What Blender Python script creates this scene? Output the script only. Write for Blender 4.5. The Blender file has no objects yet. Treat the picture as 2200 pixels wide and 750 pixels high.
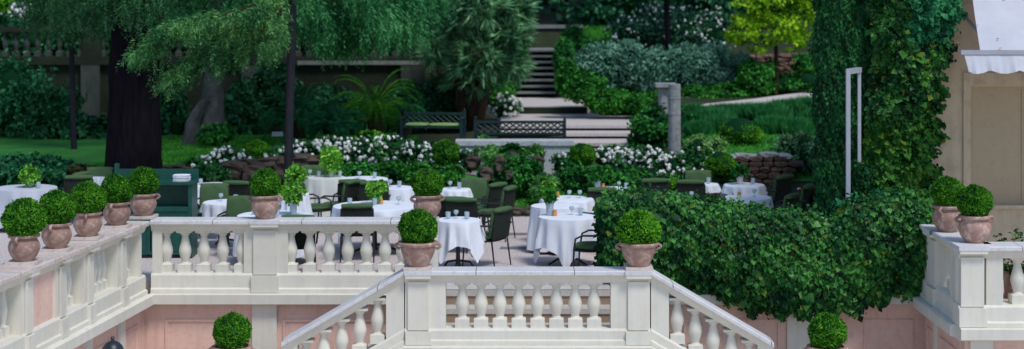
import bpy, math, random
import numpy as np
from mathutils import Vector, Matrix

R = random.Random(11)
NR = np.random.default_rng(11)
S = bpy.context.scene
COL = S.collection
PI = math.pi
K, HZ, HC = 3600.0, -10.0, 4.19        # focal length in photo pixels, horizon row, eye height above the terrace


def XW(x, D): return (x - 1100) / K * D
def ZW(y, D): return HC - (y - HZ) / K * D
def P(x, y, D): return Vector((XW(x, D), D, ZW(y, D)))
def DZ(y, z): return (HC - z) * K / (y - HZ)


# ------------------------------------------------------------------ materials
MATS = {}


def new_mat(name):
    m = bpy.data.materials.new(name)
    m.use_nodes = True
    nt = m.node_tree
    return m, nt, nt.nodes['Principled BSDF'], nt.nodes['Material Output']


def ramp(nt, stops):
    r = nt.nodes.new('ShaderNodeValToRGB')
    el = r.color_ramp.elements
    while len(el) < len(stops):
        el.new(0.5)
    for e, (p, c) in zip(el, stops):
        e.position = p
        e.color = (*c, 1)
    return r


def noise(nt, scale, detail=5, rough=0.6, coord='Object', stretch=None):
    tc = nt.nodes.new('ShaderNodeTexCoord')
    n = nt.nodes.new('ShaderNodeTexNoise')
    n.inputs['Scale'].default_value = scale
    n.inputs['Detail'].default_value = detail
    n.inputs['Roughness'].default_value = rough
    if stretch:
        mp = nt.nodes.new('ShaderNodeMapping')
        mp.inputs['Scale'].default_value = stretch
        nt.links.new(tc.outputs[coord], mp.inputs['Vector'])
        nt.links.new(mp.outputs['Vector'], n.inputs['Vector'])
    else:
        nt.links.new(tc.outputs[coord], n.inputs['Vector'])
    return n


def surf(name, c0, c1, scale=3, rough=0.7, c2=None, scale2=40, amt2=0.35, bump=0.1, bscale=None, stretch=None, spec=0.3, metal=0.0, streak=None, joint=None):
    m, nt, b, o = new_mat(name)
    n = noise(nt, scale, stretch=stretch)
    r = ramp(nt, [(0.3, c0), (0.7, c1)])
    nt.links.new(n.outputs['Fac'], r.inputs['Fac'])
    out = r.outputs['Color']
    if c2:
        n2 = noise(nt, scale2, 3)
        r2 = ramp(nt, [(0.5, (0, 0, 0)), (0.68, (amt2,) * 3)])
        nt.links.new(n2.outputs['Fac'], r2.inputs['Fac'])
        mx = nt.nodes.new('ShaderNodeMix')
        mx.data_type = 'RGBA'
        nt.links.new(r2.outputs['Color'], mx.inputs['Factor'])
        nt.links.new(out, mx.inputs['A'])
        mx.inputs['B'].default_value = (*c2, 1)
        out = mx.outputs['Result']
    if streak:      # dark weather streaks running down
        n3 = noise(nt, 2.2, 6, 0.65, 'Object', (4, 4, 0.35))
        r3 = ramp(nt, [(0.48, (0, 0, 0)), (0.75, (streak[1],) * 3)])
        nt.links.new(n3.outputs['Fac'], r3.inputs['Fac'])
        mx = nt.nodes.new('ShaderNodeMix')
        mx.data_type = 'RGBA'
        nt.links.new(r3.outputs['Color'], mx.inputs['Factor'])
        nt.links.new(out, mx.inputs['A'])
        mx.inputs['B'].default_value = (*streak[0], 1)
        out = mx.outputs['Result']
    if name in ('terracotta', 'cream_paint', 'rock'):       # no two pieces weathered alike
        oi = nt.nodes.new('ShaderNodeObjectInfo')
        hv = nt.nodes.new('ShaderNodeHueSaturation')
        mr = nt.nodes.new('ShaderNodeMapRange')
        a_ = .22 if name != 'cream_paint' else .05
        mr.inputs['To Min'].default_value = 1 - a_
        mr.inputs['To Max'].default_value = 1 + a_
        nt.links.new(oi.outputs['Random'], mr.inputs['Value'])
        nt.links.new(mr.outputs['Result'], hv.inputs['Value'])
        nt.links.new(out, hv.inputs['Color'])
        out = hv.outputs['Color']
    if joint:       # butt joints between the stone lengths
        tc = nt.nodes.new('ShaderNodeTexCoord')
        sp = nt.nodes.new('ShaderNodeSeparateXYZ')
        nt.links.new(tc.outputs['Object'], sp.inputs['Vector'])
        m1 = nt.nodes.new('ShaderNodeMath')
        m1.operation = 'MULTIPLY_ADD'
        m1.inputs[1].default_value = 1 / joint
        m1.inputs[2].default_value = .37
        m2 = nt.nodes.new('ShaderNodeMath')
        m2.operation = 'FRACT'
        m3 = nt.nodes.new('ShaderNodeMath')
        m3.operation = 'LESS_THAN'
        m3.inputs[1].default_value = .012 / joint
        nt.links.new(sp.outputs['X'], m1.inputs[0])
        nt.links.new(m1.outputs[0], m2.inputs[0])
        nt.links.new(m2.outputs[0], m3.inputs[0])
        mx = nt.nodes.new('ShaderNodeMix')
        mx.data_type = 'RGBA'
        nt.links.new(m3.outputs[0], mx.inputs['Factor'])
        nt.links.new(out, mx.inputs['A'])
        mx.inputs['B'].default_value = (.20, .18, .15, 1)
        out = mx.outputs['Result']
    nt.links.new(out, b.inputs['Base Color'])
    b.inputs['Roughness'].default_value = rough
    b.inputs['Specular IOR Level'].default_value = spec
    b.inputs['Metallic'].default_value = metal
    if bump:
        nb = noise(nt, bscale or scale * 6, 6, stretch=stretch)
        bp = nt.nodes.new('ShaderNodeBump')
        bp.inputs['Strength'].default_value = bump
        bp.inputs['Distance'].default_value = 0.02
        nt.links.new(nb.outputs['Fac'], bp.inputs['Height'])
        nt.links.new(bp.outputs['Normal'], b.inputs['Normal'])
    MATS[name] = m
    return m


def leaf(name, dark, mid, light, trans=0.25, accent=None, cs=1.6, rough=0.6, spec=0.14):
    """foliage: every leaf its own tone, plus light and dark clumps through the crown"""
    sat = (.82, 1.0, .80)
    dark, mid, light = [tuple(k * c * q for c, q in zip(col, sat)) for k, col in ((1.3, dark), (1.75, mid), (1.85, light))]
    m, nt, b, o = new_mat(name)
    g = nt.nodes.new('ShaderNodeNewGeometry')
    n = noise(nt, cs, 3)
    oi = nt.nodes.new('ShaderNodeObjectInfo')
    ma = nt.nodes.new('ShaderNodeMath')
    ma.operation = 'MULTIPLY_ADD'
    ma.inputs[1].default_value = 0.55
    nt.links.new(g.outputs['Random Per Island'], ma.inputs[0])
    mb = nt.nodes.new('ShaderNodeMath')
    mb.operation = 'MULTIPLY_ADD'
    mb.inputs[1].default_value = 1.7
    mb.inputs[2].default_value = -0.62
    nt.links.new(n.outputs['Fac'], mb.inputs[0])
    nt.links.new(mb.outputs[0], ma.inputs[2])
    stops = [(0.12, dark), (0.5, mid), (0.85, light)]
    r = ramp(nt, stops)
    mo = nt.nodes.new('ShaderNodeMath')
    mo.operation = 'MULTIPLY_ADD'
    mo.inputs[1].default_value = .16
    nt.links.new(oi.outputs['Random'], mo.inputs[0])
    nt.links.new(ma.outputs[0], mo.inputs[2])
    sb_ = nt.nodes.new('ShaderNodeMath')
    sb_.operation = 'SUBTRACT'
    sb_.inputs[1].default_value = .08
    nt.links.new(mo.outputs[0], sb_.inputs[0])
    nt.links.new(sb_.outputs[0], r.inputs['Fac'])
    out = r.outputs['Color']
    if accent:
        gt = nt.nodes.new('ShaderNodeMath')
        gt.operation = 'GREATER_THAN'
        gt.inputs[1].default_value = 1 - accent[1]
        ml = nt.nodes.new('ShaderNodeMath')
        ml.operation = 'MULTIPLY'
        ml.inputs[1].default_value = 37.0
        fr = nt.nodes.new('ShaderNodeMath')
        fr.operation = 'FRACT'
        nt.links.new(g.outputs['Random Per Island'], ml.inputs[0])
        nt.links.new(ml.outputs[0], fr.inputs[0])
        nt.links.new(fr.outputs[0], gt.inputs[0])
        mx = nt.nodes.new('ShaderNodeMix')
        mx.data_type = 'RGBA'
        nt.links.new(gt.outputs[0], mx.inputs['Factor'])
        nt.links.new(out, mx.inputs['A'])
        mx.inputs['B'].default_value = (*accent[0], 1)
        out = mx.outputs['Result']
    nt.links.new(out, b.inputs['Base Color'])
    b.inputs['Roughness'].default_value = rough
    b.inputs['Specular IOR Level'].default_value = spec
    if trans:
        t = nt.nodes.new('ShaderNodeBsdfTranslucent')
        nt.links.new(out, t.inputs['Color'])
        ms = nt.nodes.new('ShaderNodeMixShader')
        ms.inputs['Fac'].default_value = trans
        nt.links.new(b.outputs['BSDF'], ms.inputs[1])
        nt.links.new(t.outputs['BSDF'], ms.inputs[2])
        nt.links.new(ms.outputs['Shader'], o.inputs['Surface'])
    MATS[name] = m
    return m


surf('cream_paint', (.69, .65, .55), (.76, .72, .62), 1.3, .65, (.52, .48, .38), 9, .14, .06, 30, streak=((.46, .45, .40), .28))
surf('coping_stone', (.56, .46, .40), (.68, .60, .55), 2.5, .7, (.42, .33, .28), 18, .5, .12, 40, joint=1.05)
surf('white_coping', (.62, .60, .60), (.72, .71, .71), 2.5, .6, (.45, .42, .38), 18, .45, .08, 40, joint=1.3)
surf('pink_plaster', (.77, .50, .40), (.83, .57, .465), 1.2, .8, (.58, .33, .25), 14, .30, .08, 50, streak=((.46, .27, .2), .30))
surf('beige_plaster', (.61, .49, .335), (.67, .545, .38), .9, .85, (.40, .315, .215), 5, .45, .06, 50, streak=((.30, .24, .16), .35))
surf('beige_panel', (.48, .37, .24), (.53, .41, .27), .8, .8, (.38, .30, .19), 10, .3, .05, 40)
surf('terracotta', (.29, .165, .125), (.40, .25, .20), 6, .7, (.56, .45, .40), 12, .6, .15, 60, streak=((.22, .12, .09), .45))
surf('travertine_step', (.50, .45, .40), (.62, .57, .52), 3, .75, (.38, .33, .28), 25, .4, .12, 60)
surf('riser_stone', (.30, .21, .14), (.40, .29, .20), 3, .8, (.22, .16, .11), 18, .4, .12, 60)
surf('gravel', (.44, .365, .335), (.82, .72, .68), 28, .9, (.18, .16, .15), 40, .6, .6, 70)
surf('path_gravel', (.48, .42, .395), (.68, .62, .59), 22, .9, (.26, .22, .19), 45, .45, .4, 60)
surf('flagstone', (.20, .20, .22), (.29, .29, .31), 4, .8, (.14, .14, .15), 25, .4, .2, 40)
surf('lawn', (.016, .14, .018), (.05, .28, .03), 1.1, .9, (.11, .20, .03), 6, .35, .6, 60)
surf('earth', (.016, .022, .010), (.035, .045, .02), 2, .95, (.01, .03, .008), 8, .5, .4, 30)
surf('bark_dark', (.004, .004, .006), (.012, .010, .013), 5, .95, (.006, .006, .01), 18, .4, 1.0, 12, spec=.06, stretch=(3, 3, .5))
surf('bark_grey', (.05, .055, .055), (.13, .135, .14), 3, .9, (.045, .055, .05), 9, .6, .8, 10, spec=.06, stretch=(1.5, 1.5, .7))
surf('bark_brown', (.022, .015, .010), (.055, .032, .02), 4, .9, (.02, .015, .01), 12, .5, .8, 12, spec=.06, stretch=(3, 3, .6))
surf('bark_slim', (.020, .020, .026), (.036, .035, .043), 5, .9, (.02, .02, .022), 16, .4, .6, 12, spec=.06, stretch=(3, 3, .5))
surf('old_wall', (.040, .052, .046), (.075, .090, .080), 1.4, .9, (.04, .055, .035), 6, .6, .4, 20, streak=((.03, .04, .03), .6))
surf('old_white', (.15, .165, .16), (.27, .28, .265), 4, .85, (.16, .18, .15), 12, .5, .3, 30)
surf('moss_shade', (.012, .020, .012), (.028, .034, .022), 3, .95, (.01, .03, .01), 8, .6, .7, 14)  # mossy stone; also the painted shade of step risers and old balustrade
surf('grey_marble', (.46, .48, .50), (.60, .61, .62), 4, .6, (.30, .31, .30), 14, .5, .12, 40, streak=((.25, .27, .25), .45))
surf('column_stone', (.26, .27, .28), (.40, .40, .41), 5, .75, (.14, .15, .14), 13, .55, .3, 40, streak=((.13, .14, .13), .5))
surf('rock', (.030, .024, .020), (.125, .090, .070), 2.6, .95, (.05, .045, .035), 8, .55, .9, 10)
surf('dry_stone', (.055, .035, .028), (.17, .105, .08), 2.4, .95, (.03, .025, .02), 7, .5, .9, 10)
surf('brick_stone', (.16, .085, .065), (.28, .16, .12), 4, .95, (.08, .05, .04), 9, .5, .9, 14)
surf('cloth', (.75, .77, .83), (.82, .835, .88), 2, .85, None, bump=.05, bscale=60, spec=.15)
surf('cloth_shade', (.50, .52, .58), (.57, .59, .65), 2, .9, None, bump=.05, bscale=60, spec=.15)  # far left cloth, greyed: its shade is put into the colour
surf('cloth_soft', (.60, .62, .56), (.68, .69, .63), 2, .9, None, bump=.05, bscale=60, spec=.15)  # long drape, its greenish shade put into the cloth colour
surf('wicker', (.010, .014, .010), (.022, .028, .02), 60, .7, (.004, .006, .004), 90, .5, .6, 120)
surf('dark_metal', (.012, .013, .015), (.022, .023, .026), 8, .45, None, bump=.03, spec=.5)
surf('cushion', (.058, .108, .046), (.080, .140, .062), 6, .9, (.10, .17, .085), 22, .3, .15, 60, spec=.1)
surf('cushion_pale', (.20, .34, .12), (.27, .42, .17), 6, .9, None, bump=.15, bscale=60, spec=.1)
surf('cabinet_green', (.004, .060, .044), (.008, .085, .062), 4, .45, (.003, .03, .022), 14, .4, .05, 50, spec=.4)
surf('bench_green', (.004, .022, .024), (.010, .038, .040), 5, .5, None, bump=.05, spec=.4)
surf('lantern_iron', (.010, .016, .022), (.022, .032, .042), 6, .4, None, bump=.05, spec=.5)
surf('white_post', (.34, .35, .40), (.42, .43, .48), 3, .5, (.33, .34, .37), 10, .3, .03, 30)
surf('awning_cloth', (.50, .50, .55), (.60, .60, .64), 2.4, .85, (.50, .38, .16), 5, .0, .06, 12)
surf('ceramic', (.75, .75, .76), (.82, .82, .83), 3, .3, None, bump=0, spec=.5)
surf('amber', (.62, .24, .07), (.72, .34, .12), 8, .4, None, bump=.05, spec=.5)
surf('bloom', (.80, .81, .76), (.88, .88, .86), 20, .7, None, bump=0, spec=.15)
surf('bloom_red', (.30, .05, .03), (.45, .09, .05), 20, .7, None, bump=0)
surf('planter_stone', (.58, .57, .56), (.68, .67, .66), 4, .7, (.4, .39, .37), 16, .4, .1, 40)
surf('sign_grey', (.10, .15, .19), (.14, .19, .24), 4, .5, None, bump=0)
surf('riser_shade', (.004, .005, .004), (.010, .011, .009), 2, 1, None, bump=0, spec=0)  # shade of the stone stair risers, painted near black
surf('core_shade', (.005, .032, .013), (.010, .048, .018), 3, 1, None, bump=0, spec=0)  # foliage cores, dark in place of the shade between leaves


def glass_mat():
    m, nt, b, o = new_mat('table_glass')
    b.inputs['Base Color'].default_value = (.66, .74, .77, 1)
    b.inputs['Roughness'].default_value = .06
    b.inputs['Specular IOR Level'].default_value = .6
    t = nt.nodes.new('ShaderNodeBsdfTransparent')
    t.inputs['Color'].default_value = (.72, .84, .88, 1)
    ms = nt.nodes.new('ShaderNodeMixShader')
    n = noise(nt, 30, 2)
    r = ramp(nt, [(.3, (.38,) * 3), (.7, (.52,) * 3)])
    nt.links.new(n.outputs['Fac'], r.inputs['Fac'])
    nt.links.new(r.outputs['Color'], ms.inputs['Fac'])
    nt.links.new(b.outputs['BSDF'], ms.inputs[1])
    nt.links.new(t.outputs['BSDF'], ms.inputs[2])
    nt.links.new(ms.outputs['Shader'], o.inputs['Surface'])
    return m


MATS['glass'] = glass_mat()

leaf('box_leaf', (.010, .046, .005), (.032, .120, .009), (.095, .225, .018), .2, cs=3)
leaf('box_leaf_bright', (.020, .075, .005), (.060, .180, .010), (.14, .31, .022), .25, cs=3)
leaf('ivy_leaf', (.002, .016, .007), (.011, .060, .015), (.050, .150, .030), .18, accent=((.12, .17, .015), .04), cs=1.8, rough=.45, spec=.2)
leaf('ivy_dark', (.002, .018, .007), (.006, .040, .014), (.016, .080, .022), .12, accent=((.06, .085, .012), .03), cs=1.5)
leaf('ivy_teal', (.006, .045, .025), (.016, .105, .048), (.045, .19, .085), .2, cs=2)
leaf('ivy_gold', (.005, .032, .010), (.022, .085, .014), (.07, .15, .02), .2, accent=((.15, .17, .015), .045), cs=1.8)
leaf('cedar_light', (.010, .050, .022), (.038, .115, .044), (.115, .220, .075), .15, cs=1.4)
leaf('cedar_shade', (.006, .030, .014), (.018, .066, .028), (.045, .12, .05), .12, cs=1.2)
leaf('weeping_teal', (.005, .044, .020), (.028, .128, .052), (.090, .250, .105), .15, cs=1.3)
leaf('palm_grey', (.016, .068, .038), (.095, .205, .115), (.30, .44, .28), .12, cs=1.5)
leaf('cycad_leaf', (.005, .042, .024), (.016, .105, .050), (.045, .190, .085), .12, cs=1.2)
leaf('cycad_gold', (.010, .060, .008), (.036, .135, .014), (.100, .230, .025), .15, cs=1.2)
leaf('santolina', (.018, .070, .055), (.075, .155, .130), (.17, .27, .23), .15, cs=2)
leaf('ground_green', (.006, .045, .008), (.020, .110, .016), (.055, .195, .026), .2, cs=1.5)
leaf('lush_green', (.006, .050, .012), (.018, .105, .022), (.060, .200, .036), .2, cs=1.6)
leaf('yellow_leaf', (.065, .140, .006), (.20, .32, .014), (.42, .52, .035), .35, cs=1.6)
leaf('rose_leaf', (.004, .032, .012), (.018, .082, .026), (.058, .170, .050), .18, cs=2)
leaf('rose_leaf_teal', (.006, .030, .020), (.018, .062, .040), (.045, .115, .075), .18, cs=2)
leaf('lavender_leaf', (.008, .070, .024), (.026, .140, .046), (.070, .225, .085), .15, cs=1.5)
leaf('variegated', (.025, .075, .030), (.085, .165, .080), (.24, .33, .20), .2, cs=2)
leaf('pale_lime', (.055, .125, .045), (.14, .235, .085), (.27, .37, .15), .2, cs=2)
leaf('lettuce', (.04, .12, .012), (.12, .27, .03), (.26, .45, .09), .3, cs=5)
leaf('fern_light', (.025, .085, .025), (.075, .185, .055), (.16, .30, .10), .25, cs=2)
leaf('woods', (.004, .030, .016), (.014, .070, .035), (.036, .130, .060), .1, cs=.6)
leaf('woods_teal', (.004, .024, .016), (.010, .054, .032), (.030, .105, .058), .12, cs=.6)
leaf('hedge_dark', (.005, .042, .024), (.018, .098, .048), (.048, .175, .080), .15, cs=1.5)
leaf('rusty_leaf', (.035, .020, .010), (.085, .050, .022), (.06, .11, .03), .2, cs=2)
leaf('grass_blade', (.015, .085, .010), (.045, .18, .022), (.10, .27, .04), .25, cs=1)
M = MATS


# ------------------------------------------------------------------ mesh helpers
class MB:
    def __init__(s):
        s.v, s.f, s.mi = [], [], []
        s.T = None
        s.cur = 0

    def add(s, vs, fs):
        b = len(s.v)
        if s.T is not None:
            vs = [s.T @ Vector(p) for p in vs]
        s.v += [tuple(p) for p in vs]
        s.f += [tuple(i + b for i in f) for f in fs]
        s.mi += [s.cur] * len(fs)
        return s

    def box(s, x0, x1, y0, y1, z0, z1, shear=0.0):
        vs = [(x, y, z + shear * (x - x0)) for x in (x0, x1) for y in (y0, y1) for z in (z0, z1)]
        return s.add(vs, [(0, 1, 3, 2), (4, 6, 7, 5), (0, 4, 5, 1), (2, 3, 7, 6), (0, 2, 6, 4), (1, 5, 7, 3)])

    def ext(s, poly, x0, x1, shear=0.0):
        """extrude a (y,z) outline along x"""
        n = len(poly)
        vs = [(x0, y, z) for y, z in poly] + [(x1, y, z + shear * (x1 - x0)) for y, z in poly]
        fs = [(i, (i + 1) % n, n + (i + 1) % n, n + i) for i in range(n)]
        fs += [tuple(range(n - 1, -1, -1)), tuple(range(n, 2 * n))]
        return s.add(vs, fs)

    def prism(s, poly, z0, z1):
        n = len(poly)
        vs = [(x, y, z0) for x, y in poly] + [(x, y, z1) for x, y in poly]
        fs = [(i, (i + 1) % n, n + (i + 1) % n, n + i) for i in range(n)]
        fs += [tuple(range(n - 1, -1, -1)), tuple(range(n, 2 * n))]
        return s.add(vs, fs)

    def lathe(s, prof, c=(0, 0, 0), n=20, square=None):
        vs, fs = [], []
        for k, (r, z) in enumerate(prof):
            for i in range(n):
                a = 2 * PI * i / n
                q = 1.0
                if square and square[k]:
                    q = 1 / max(abs(math.cos(a)), abs(math.sin(a)))
                vs.append((c[0] + r * q * math.cos(a), c[1] + r * q * math.sin(a), c[2] + z))
        m = len(prof)
        for k in range(m - 1):
            for i in range(n):
                j = (i + 1) % n
                fs.append((k * n + i, k * n + j, (k + 1) * n + j, (k + 1) * n + i))
        fs.append(tuple(range(n - 1, -1, -1)))
        fs.append(tuple((m - 1) * n + i for i in range(n)))
        return s.add(vs, fs)

    def tube(s, pts, rad, n=8, cap=True):
        pts = [Vector(p) for p in pts]
        if not hasattr(rad, '__len__'):
            rad = [rad] * len(pts)
        vs, fs = [], []
        up = Vector((0.03, 0.05, 1))
        for k, p in enumerate(pts):
            d = (pts[min(k + 1, len(pts) - 1)] - pts[max(k - 1, 0)]).normalized()
            if abs(d.dot(up.normalized())) > .95:
                a = d.cross(Vector((1, 0, 0))).normalized()
            else:
                a = d.cross(up).normalized()
            if k and a.dot(la) < 0:
                a = -a
            # keep frame continuous
            if k:
                a = (la - d * la.dot(d)).normalized()
            la = a
            bb = d.cross(a)
            for i in range(n):
                t = 2 * PI * i / n
                vs.append(p + (a * math.cos(t) + bb * math.sin(t)) * rad[k])
        m = len(pts)
        for k in range(m - 1):
            for i in range(n):
                j = (i + 1) % n
                fs.append((k * n + i, k * n + j, (k + 1) * n + j, (k + 1) * n + i))
        if cap:
            fs.append(tuple(range(n - 1, -1, -1)))
            fs.append(tuple((m - 1) * n + i for i in range(n)))
        return s.add(vs, fs)

    def rbox(s, c, h, r=.03, n=5, jit=0.0):
        """box of half sizes h with rounded edges of radius r"""
        v, f = cube_sphere(n)
        out = []
        for p in v:
            q = []
            for i in range(3):
                inner = max(h[i] - r, 0)
                t = max(-1, min(1, p[i] * 1.45))
                q.append(c[i] + t * inner + p[i] * min(r, h[i]) + (R.uniform(-jit, jit) if jit else 0))
            out.append(q)
        return s.add(out, f)

    def build(s, name, mats, parent=None, smooth=False, loc=None):
        me = bpy.data.meshes.new(name)
        me.from_pydata(s.v, [], s.f)
        if not isinstance(mats, (list, tuple)):
            mats = [mats]
        for m in mats:
            me.materials.append(m)
        if len(mats) > 1:
            me.polygons.foreach_set('material_index', s.mi)
        import bmesh
        bm = bmesh.new()
        bm.from_mesh(me)
        bmesh.ops.recalc_face_normals(bm, faces=bm.faces)
        bm.to_mesh(me)
        bm.free()
        if smooth:
            me.shade_smooth()
            me.set_sharp_from_angle(angle=math.radians(40))
        o = bpy.data.objects.new(name, me)
        COL.objects.link(o)
        if parent:
            o.parent = parent
        if loc is not None:
            o.location = loc
        return o


_cs = {}


def cube_sphere(n):
    if n in _cs:
        return _cs[n]
    idx, vs, fs = {}, [], []

    def vid(p):
        k = tuple(round(q * 1000) for q in p)
        if k not in idx:
            v = Vector(p).normalized()
            idx[k] = len(vs)
            vs.append(tuple(v))
        return idx[k]
    for ax in range(3):
        for sg in (-1, 1):
            for i in range(n):
                for j in range(n):
                    q = []
                    for (a, b) in ((i, j), (i + 1, j), (i + 1, j + 1), (i, j + 1)):
                        u, w = math.tan((a / n - .5) * PI / 2), math.tan((b / n - .5) * PI / 2)
                        p = [0, 0, 0]
                        p[ax] = sg
                        p[(ax + 1) % 3] = u
                        p[(ax + 2) % 3] = w
                        q.append(vid(p))
                    fs.append(tuple(q if sg > 0 else q[::-1]))
    _cs[n] = (vs, fs)
    return _cs[n]


def tag(o, label, cat, group=None, kind=None):
    if kind:
        o['kind'] = kind
    if label:
        o['label'] = label
    if cat:
        o['category'] = cat
    if group:
        o['group'] = group
    return o


def thing(name, label, cat, loc=(0, 0, 0), rz=0, group=None):
    o = bpy.data.objects.new(name, None)
    o.empty_display_size = .1
    COL.objects.link(o)
    o.location = loc
    o.rotation_euler = (0, 0, rz)
    return tag(o, label, cat, group)


def struct(o):
    o['kind'] = 'structure'
    return o


def dup(root, loc, rz=None, label=None, group=None, sc=None):
    def cp(o, par):
        c = o.copy()
        COL.objects.link(c)
        if par:
            c.parent = par
        for ch in list(o.children):
            cp(ch, c)
        return c
    r = cp(root, None)
    r.location = loc
    if rz is not None:
        r.rotation_euler = (0, 0, rz)
    if sc:
        r.scale = sc
    if label:
        r['label'] = label
    if group:
        r['group'] = group
    return r


# ------------------------------------------------------------------ foliage (numpy)
def unit(a):
    return a / np.maximum(np.linalg.norm(a, axis=-1, keepdims=True), 1e-9)


def rand_dir(n):
    return unit(NR.normal(size=(n, 3)))


class Leaves:
    def __init__(s):
        s.V, s.Q, s.MI, s.nv = [], [], [], 0

    def add(s, p, d, w, L, W, fold=.25, mi=0):
        """diamond leaves: base p, direction d, side w"""
        n = len(p)
        if n == 0:
            return s
        d = unit(d)
        w = unit(np.cross(w, d))
        nn = np.cross(d, w)
        L = np.broadcast_to(np.asarray(L, float), (n,))[:, None]
        W = np.broadcast_to(np.asarray(W, float), (n,))[:, None]
        a = p
        t = p + d * L
        m = p + d * L * .45 + nn * W * fold
        v = np.stack([a, m + w * W * .5, t, m - w * W * .5], 1).reshape(-1, 3)
        q = (np.arange(n)[:, None] * 4 + np.arange(4)[None]) + s.nv
        s.V.append(v)
        s.Q.append(q)
        s.MI.append(np.full(n, mi, np.int32))
        s.nv += 4 * n
        return s

    def quads(s, v, f, mi=0):
        v = np.asarray(v, float)
        s.V.append(v)
        s.Q.append(np.asarray(f, int) + s.nv)
        s.MI.append(np.full(len(f), mi, np.int32))
        s.nv += len(v)
        return s

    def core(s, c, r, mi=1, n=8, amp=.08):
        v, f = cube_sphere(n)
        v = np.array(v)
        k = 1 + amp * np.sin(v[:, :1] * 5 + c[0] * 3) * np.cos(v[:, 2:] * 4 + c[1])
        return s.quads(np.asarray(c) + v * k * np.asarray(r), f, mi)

    def build(s, name, mats, parent=None, loc=(0, 0, 0)):
        if not isinstance(mats, (list, tuple)):
            mats = [mats]
        V = np.concatenate(s.V)
        Q = np.concatenate(s.Q)
        MI = np.concatenate(s.MI)
        if loc is not None:
            V = V - np.asarray(loc, float)
        me = bpy.data.meshes.new(name)
        me.vertices.add(len(V))
        me.vertices.foreach_set('co', V.astype(np.float32).ravel())
        me.loops.add(Q.size)
        me.loops.foreach_set('vertex_index', Q.astype(np.int32).ravel())
        me.polygons.add(len(Q))
        me.polygons.foreach_set('loop_start', np.arange(0, Q.size, 4, dtype=np.int32))
        me.polygons.foreach_set('loop_total', np.full(len(Q), 4, np.int32))
        for m_ in mats:
            me.materials.append(m_)
        me.polygons.foreach_set('material_index', np.minimum(MI, len(mats) - 1))
        me.update(calc_edges=True)
        o = bpy.data.objects.new(name, me)
        COL.objects.link(o)
        if parent is not None:
            o.parent = parent
        elif loc is not None:
            o.location = loc
        return o


def blob_points(blobs, n, clump=.35, per=40, top_bias=0.0, shell=.75):
    """points gathered in clumps over and inside ellipsoids -> points, outward normals"""
    vol = np.array([b[3] * b[5] + b[4] * b[5] + b[3] * b[4] for b in blobs])
    pr = vol / vol.sum()
    nc = max(3, n // per)
    bi = NR.choice(len(blobs), nc, p=pr)
    B = np.array(blobs)[bi]
    d = rand_dir(nc)
    d[:, 2] = d[:, 2] + top_bias
    d = unit(d)
    rr = shell + (1 - shell) * NR.random(nc)[:, None]
    cc = B[:, :3] + d * B[:, 3:] * rr
    k = NR.integers(0, nc, n)
    off = NR.normal(size=(n, 3)) * .42
    size = B[k, 3:] * clump
    p = cc[k] + off * np.minimum(size, size.mean(1, keepdims=True) * 1.5)
    nn = unit((p - B[k, :3]) / B[k, 3:] ** 2 + 1e-6)
    return p, nn


def cloud(lv, blobs, n, L, W, clump=.35, per=40, droop=-.1, up=.2, spread=.9, top_bias=0.1, shell=.75, mi=0, jitter=.3):
    p, nn = blob_points(blobs, n, clump, per, top_bias, shell)
    r = rand_dir(n)
    d = unit(np.cross(nn, r) * spread + nn * .45 + np.array([0, 0, droop]))
    side_n = unit(nn + rand_dir(n) * .6 + np.array([0, 0, up]))
    LL = L * (1 + jitter * (NR.random(n) * 2 - 1))
    lv.add(p, d, side_n, LL, LL * W, mi=mi)
    return lv


def pblob(x, y, rx, ry, D, ry_d=None):
    """ellipsoid from its place in the view: centre, half sizes in photo pixels, distance"""
    c = P(x, y, D)
    a, b = rx * D / K, ry * D / K
    return (c.x, c.y, c.z, a, ry_d if ry_d else max(a * .8, b * .6), b)


def bush(name, label, cat, blobs, n, L, W, mat, group=None, core=True, kind=None, **kw):
    b = np.array(blobs)
    base = (float(b[:, 0].mean()), float(b[:, 1].mean()), float((b[:, 2] - b[:, 5]).min()))
    lv = Leaves()
    cloud(lv, blobs, n, L, W, **kw)
    if core:
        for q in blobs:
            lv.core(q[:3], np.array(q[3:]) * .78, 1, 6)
    o = lv.build(name, [M[mat], M['core_shade']], None, base)
    return tag(o, label, cat, group, kind)


# ------------------------------------------------------------------ terrain, floors
def sm(a, b, x):
    t = np.clip((x - a) / (b - a), 0, 1)
    return t * t * (3 - 2 * t)


HL = ([-50, 31.4, 33.2, 34.6, 36, 46.2, 46.6, 60, 80, 140], [-.6, -.05, .0, .44, .5, .5, 2.35, 2.6, 4.5, 11])
HCN = ([-50, 31.4, 34.2, 36, 37.5, 40.6, 43, 47, 50.8, 51.4, 53.2, 55.6, 56, 62, 80, 140],
       [-.6, -.05, .03, .36, .49, .49, .60, .78, .92, 1.1, 2.10, 2.15, 3.0, 3.3, 5, 11])
HR = ([-50, 31.4, 33.6, 34.8, 36, 38, 41, 44, 48, 52, 56, 62, 80, 140],
      [-.6, -.05, .0, .40, .5, .72, 1.05, 1.38, 1.75, 2.45, 3.1, 3.5, 5.5, 12])


def terrain(X, D):
    X, D = np.asarray(X, float), np.asarray(D, float)
    hl, hc, hr = np.interp(D, *HL), np.interp(D, *HCN), np.interp(D, *HR)
    z = hl + (hc - hl) * sm(-1.7, -.5, X)
    xr = np.where(D < 46.5, 3.5 - .35 * sm(41, 44, D), 2.3 - .55 * sm(47, 51.5, D))
    z = z + (hr - z) * sm(xr, xr + .8, X)
    return z


def tz(X, D):
    return float(terrain(X, D))


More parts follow.
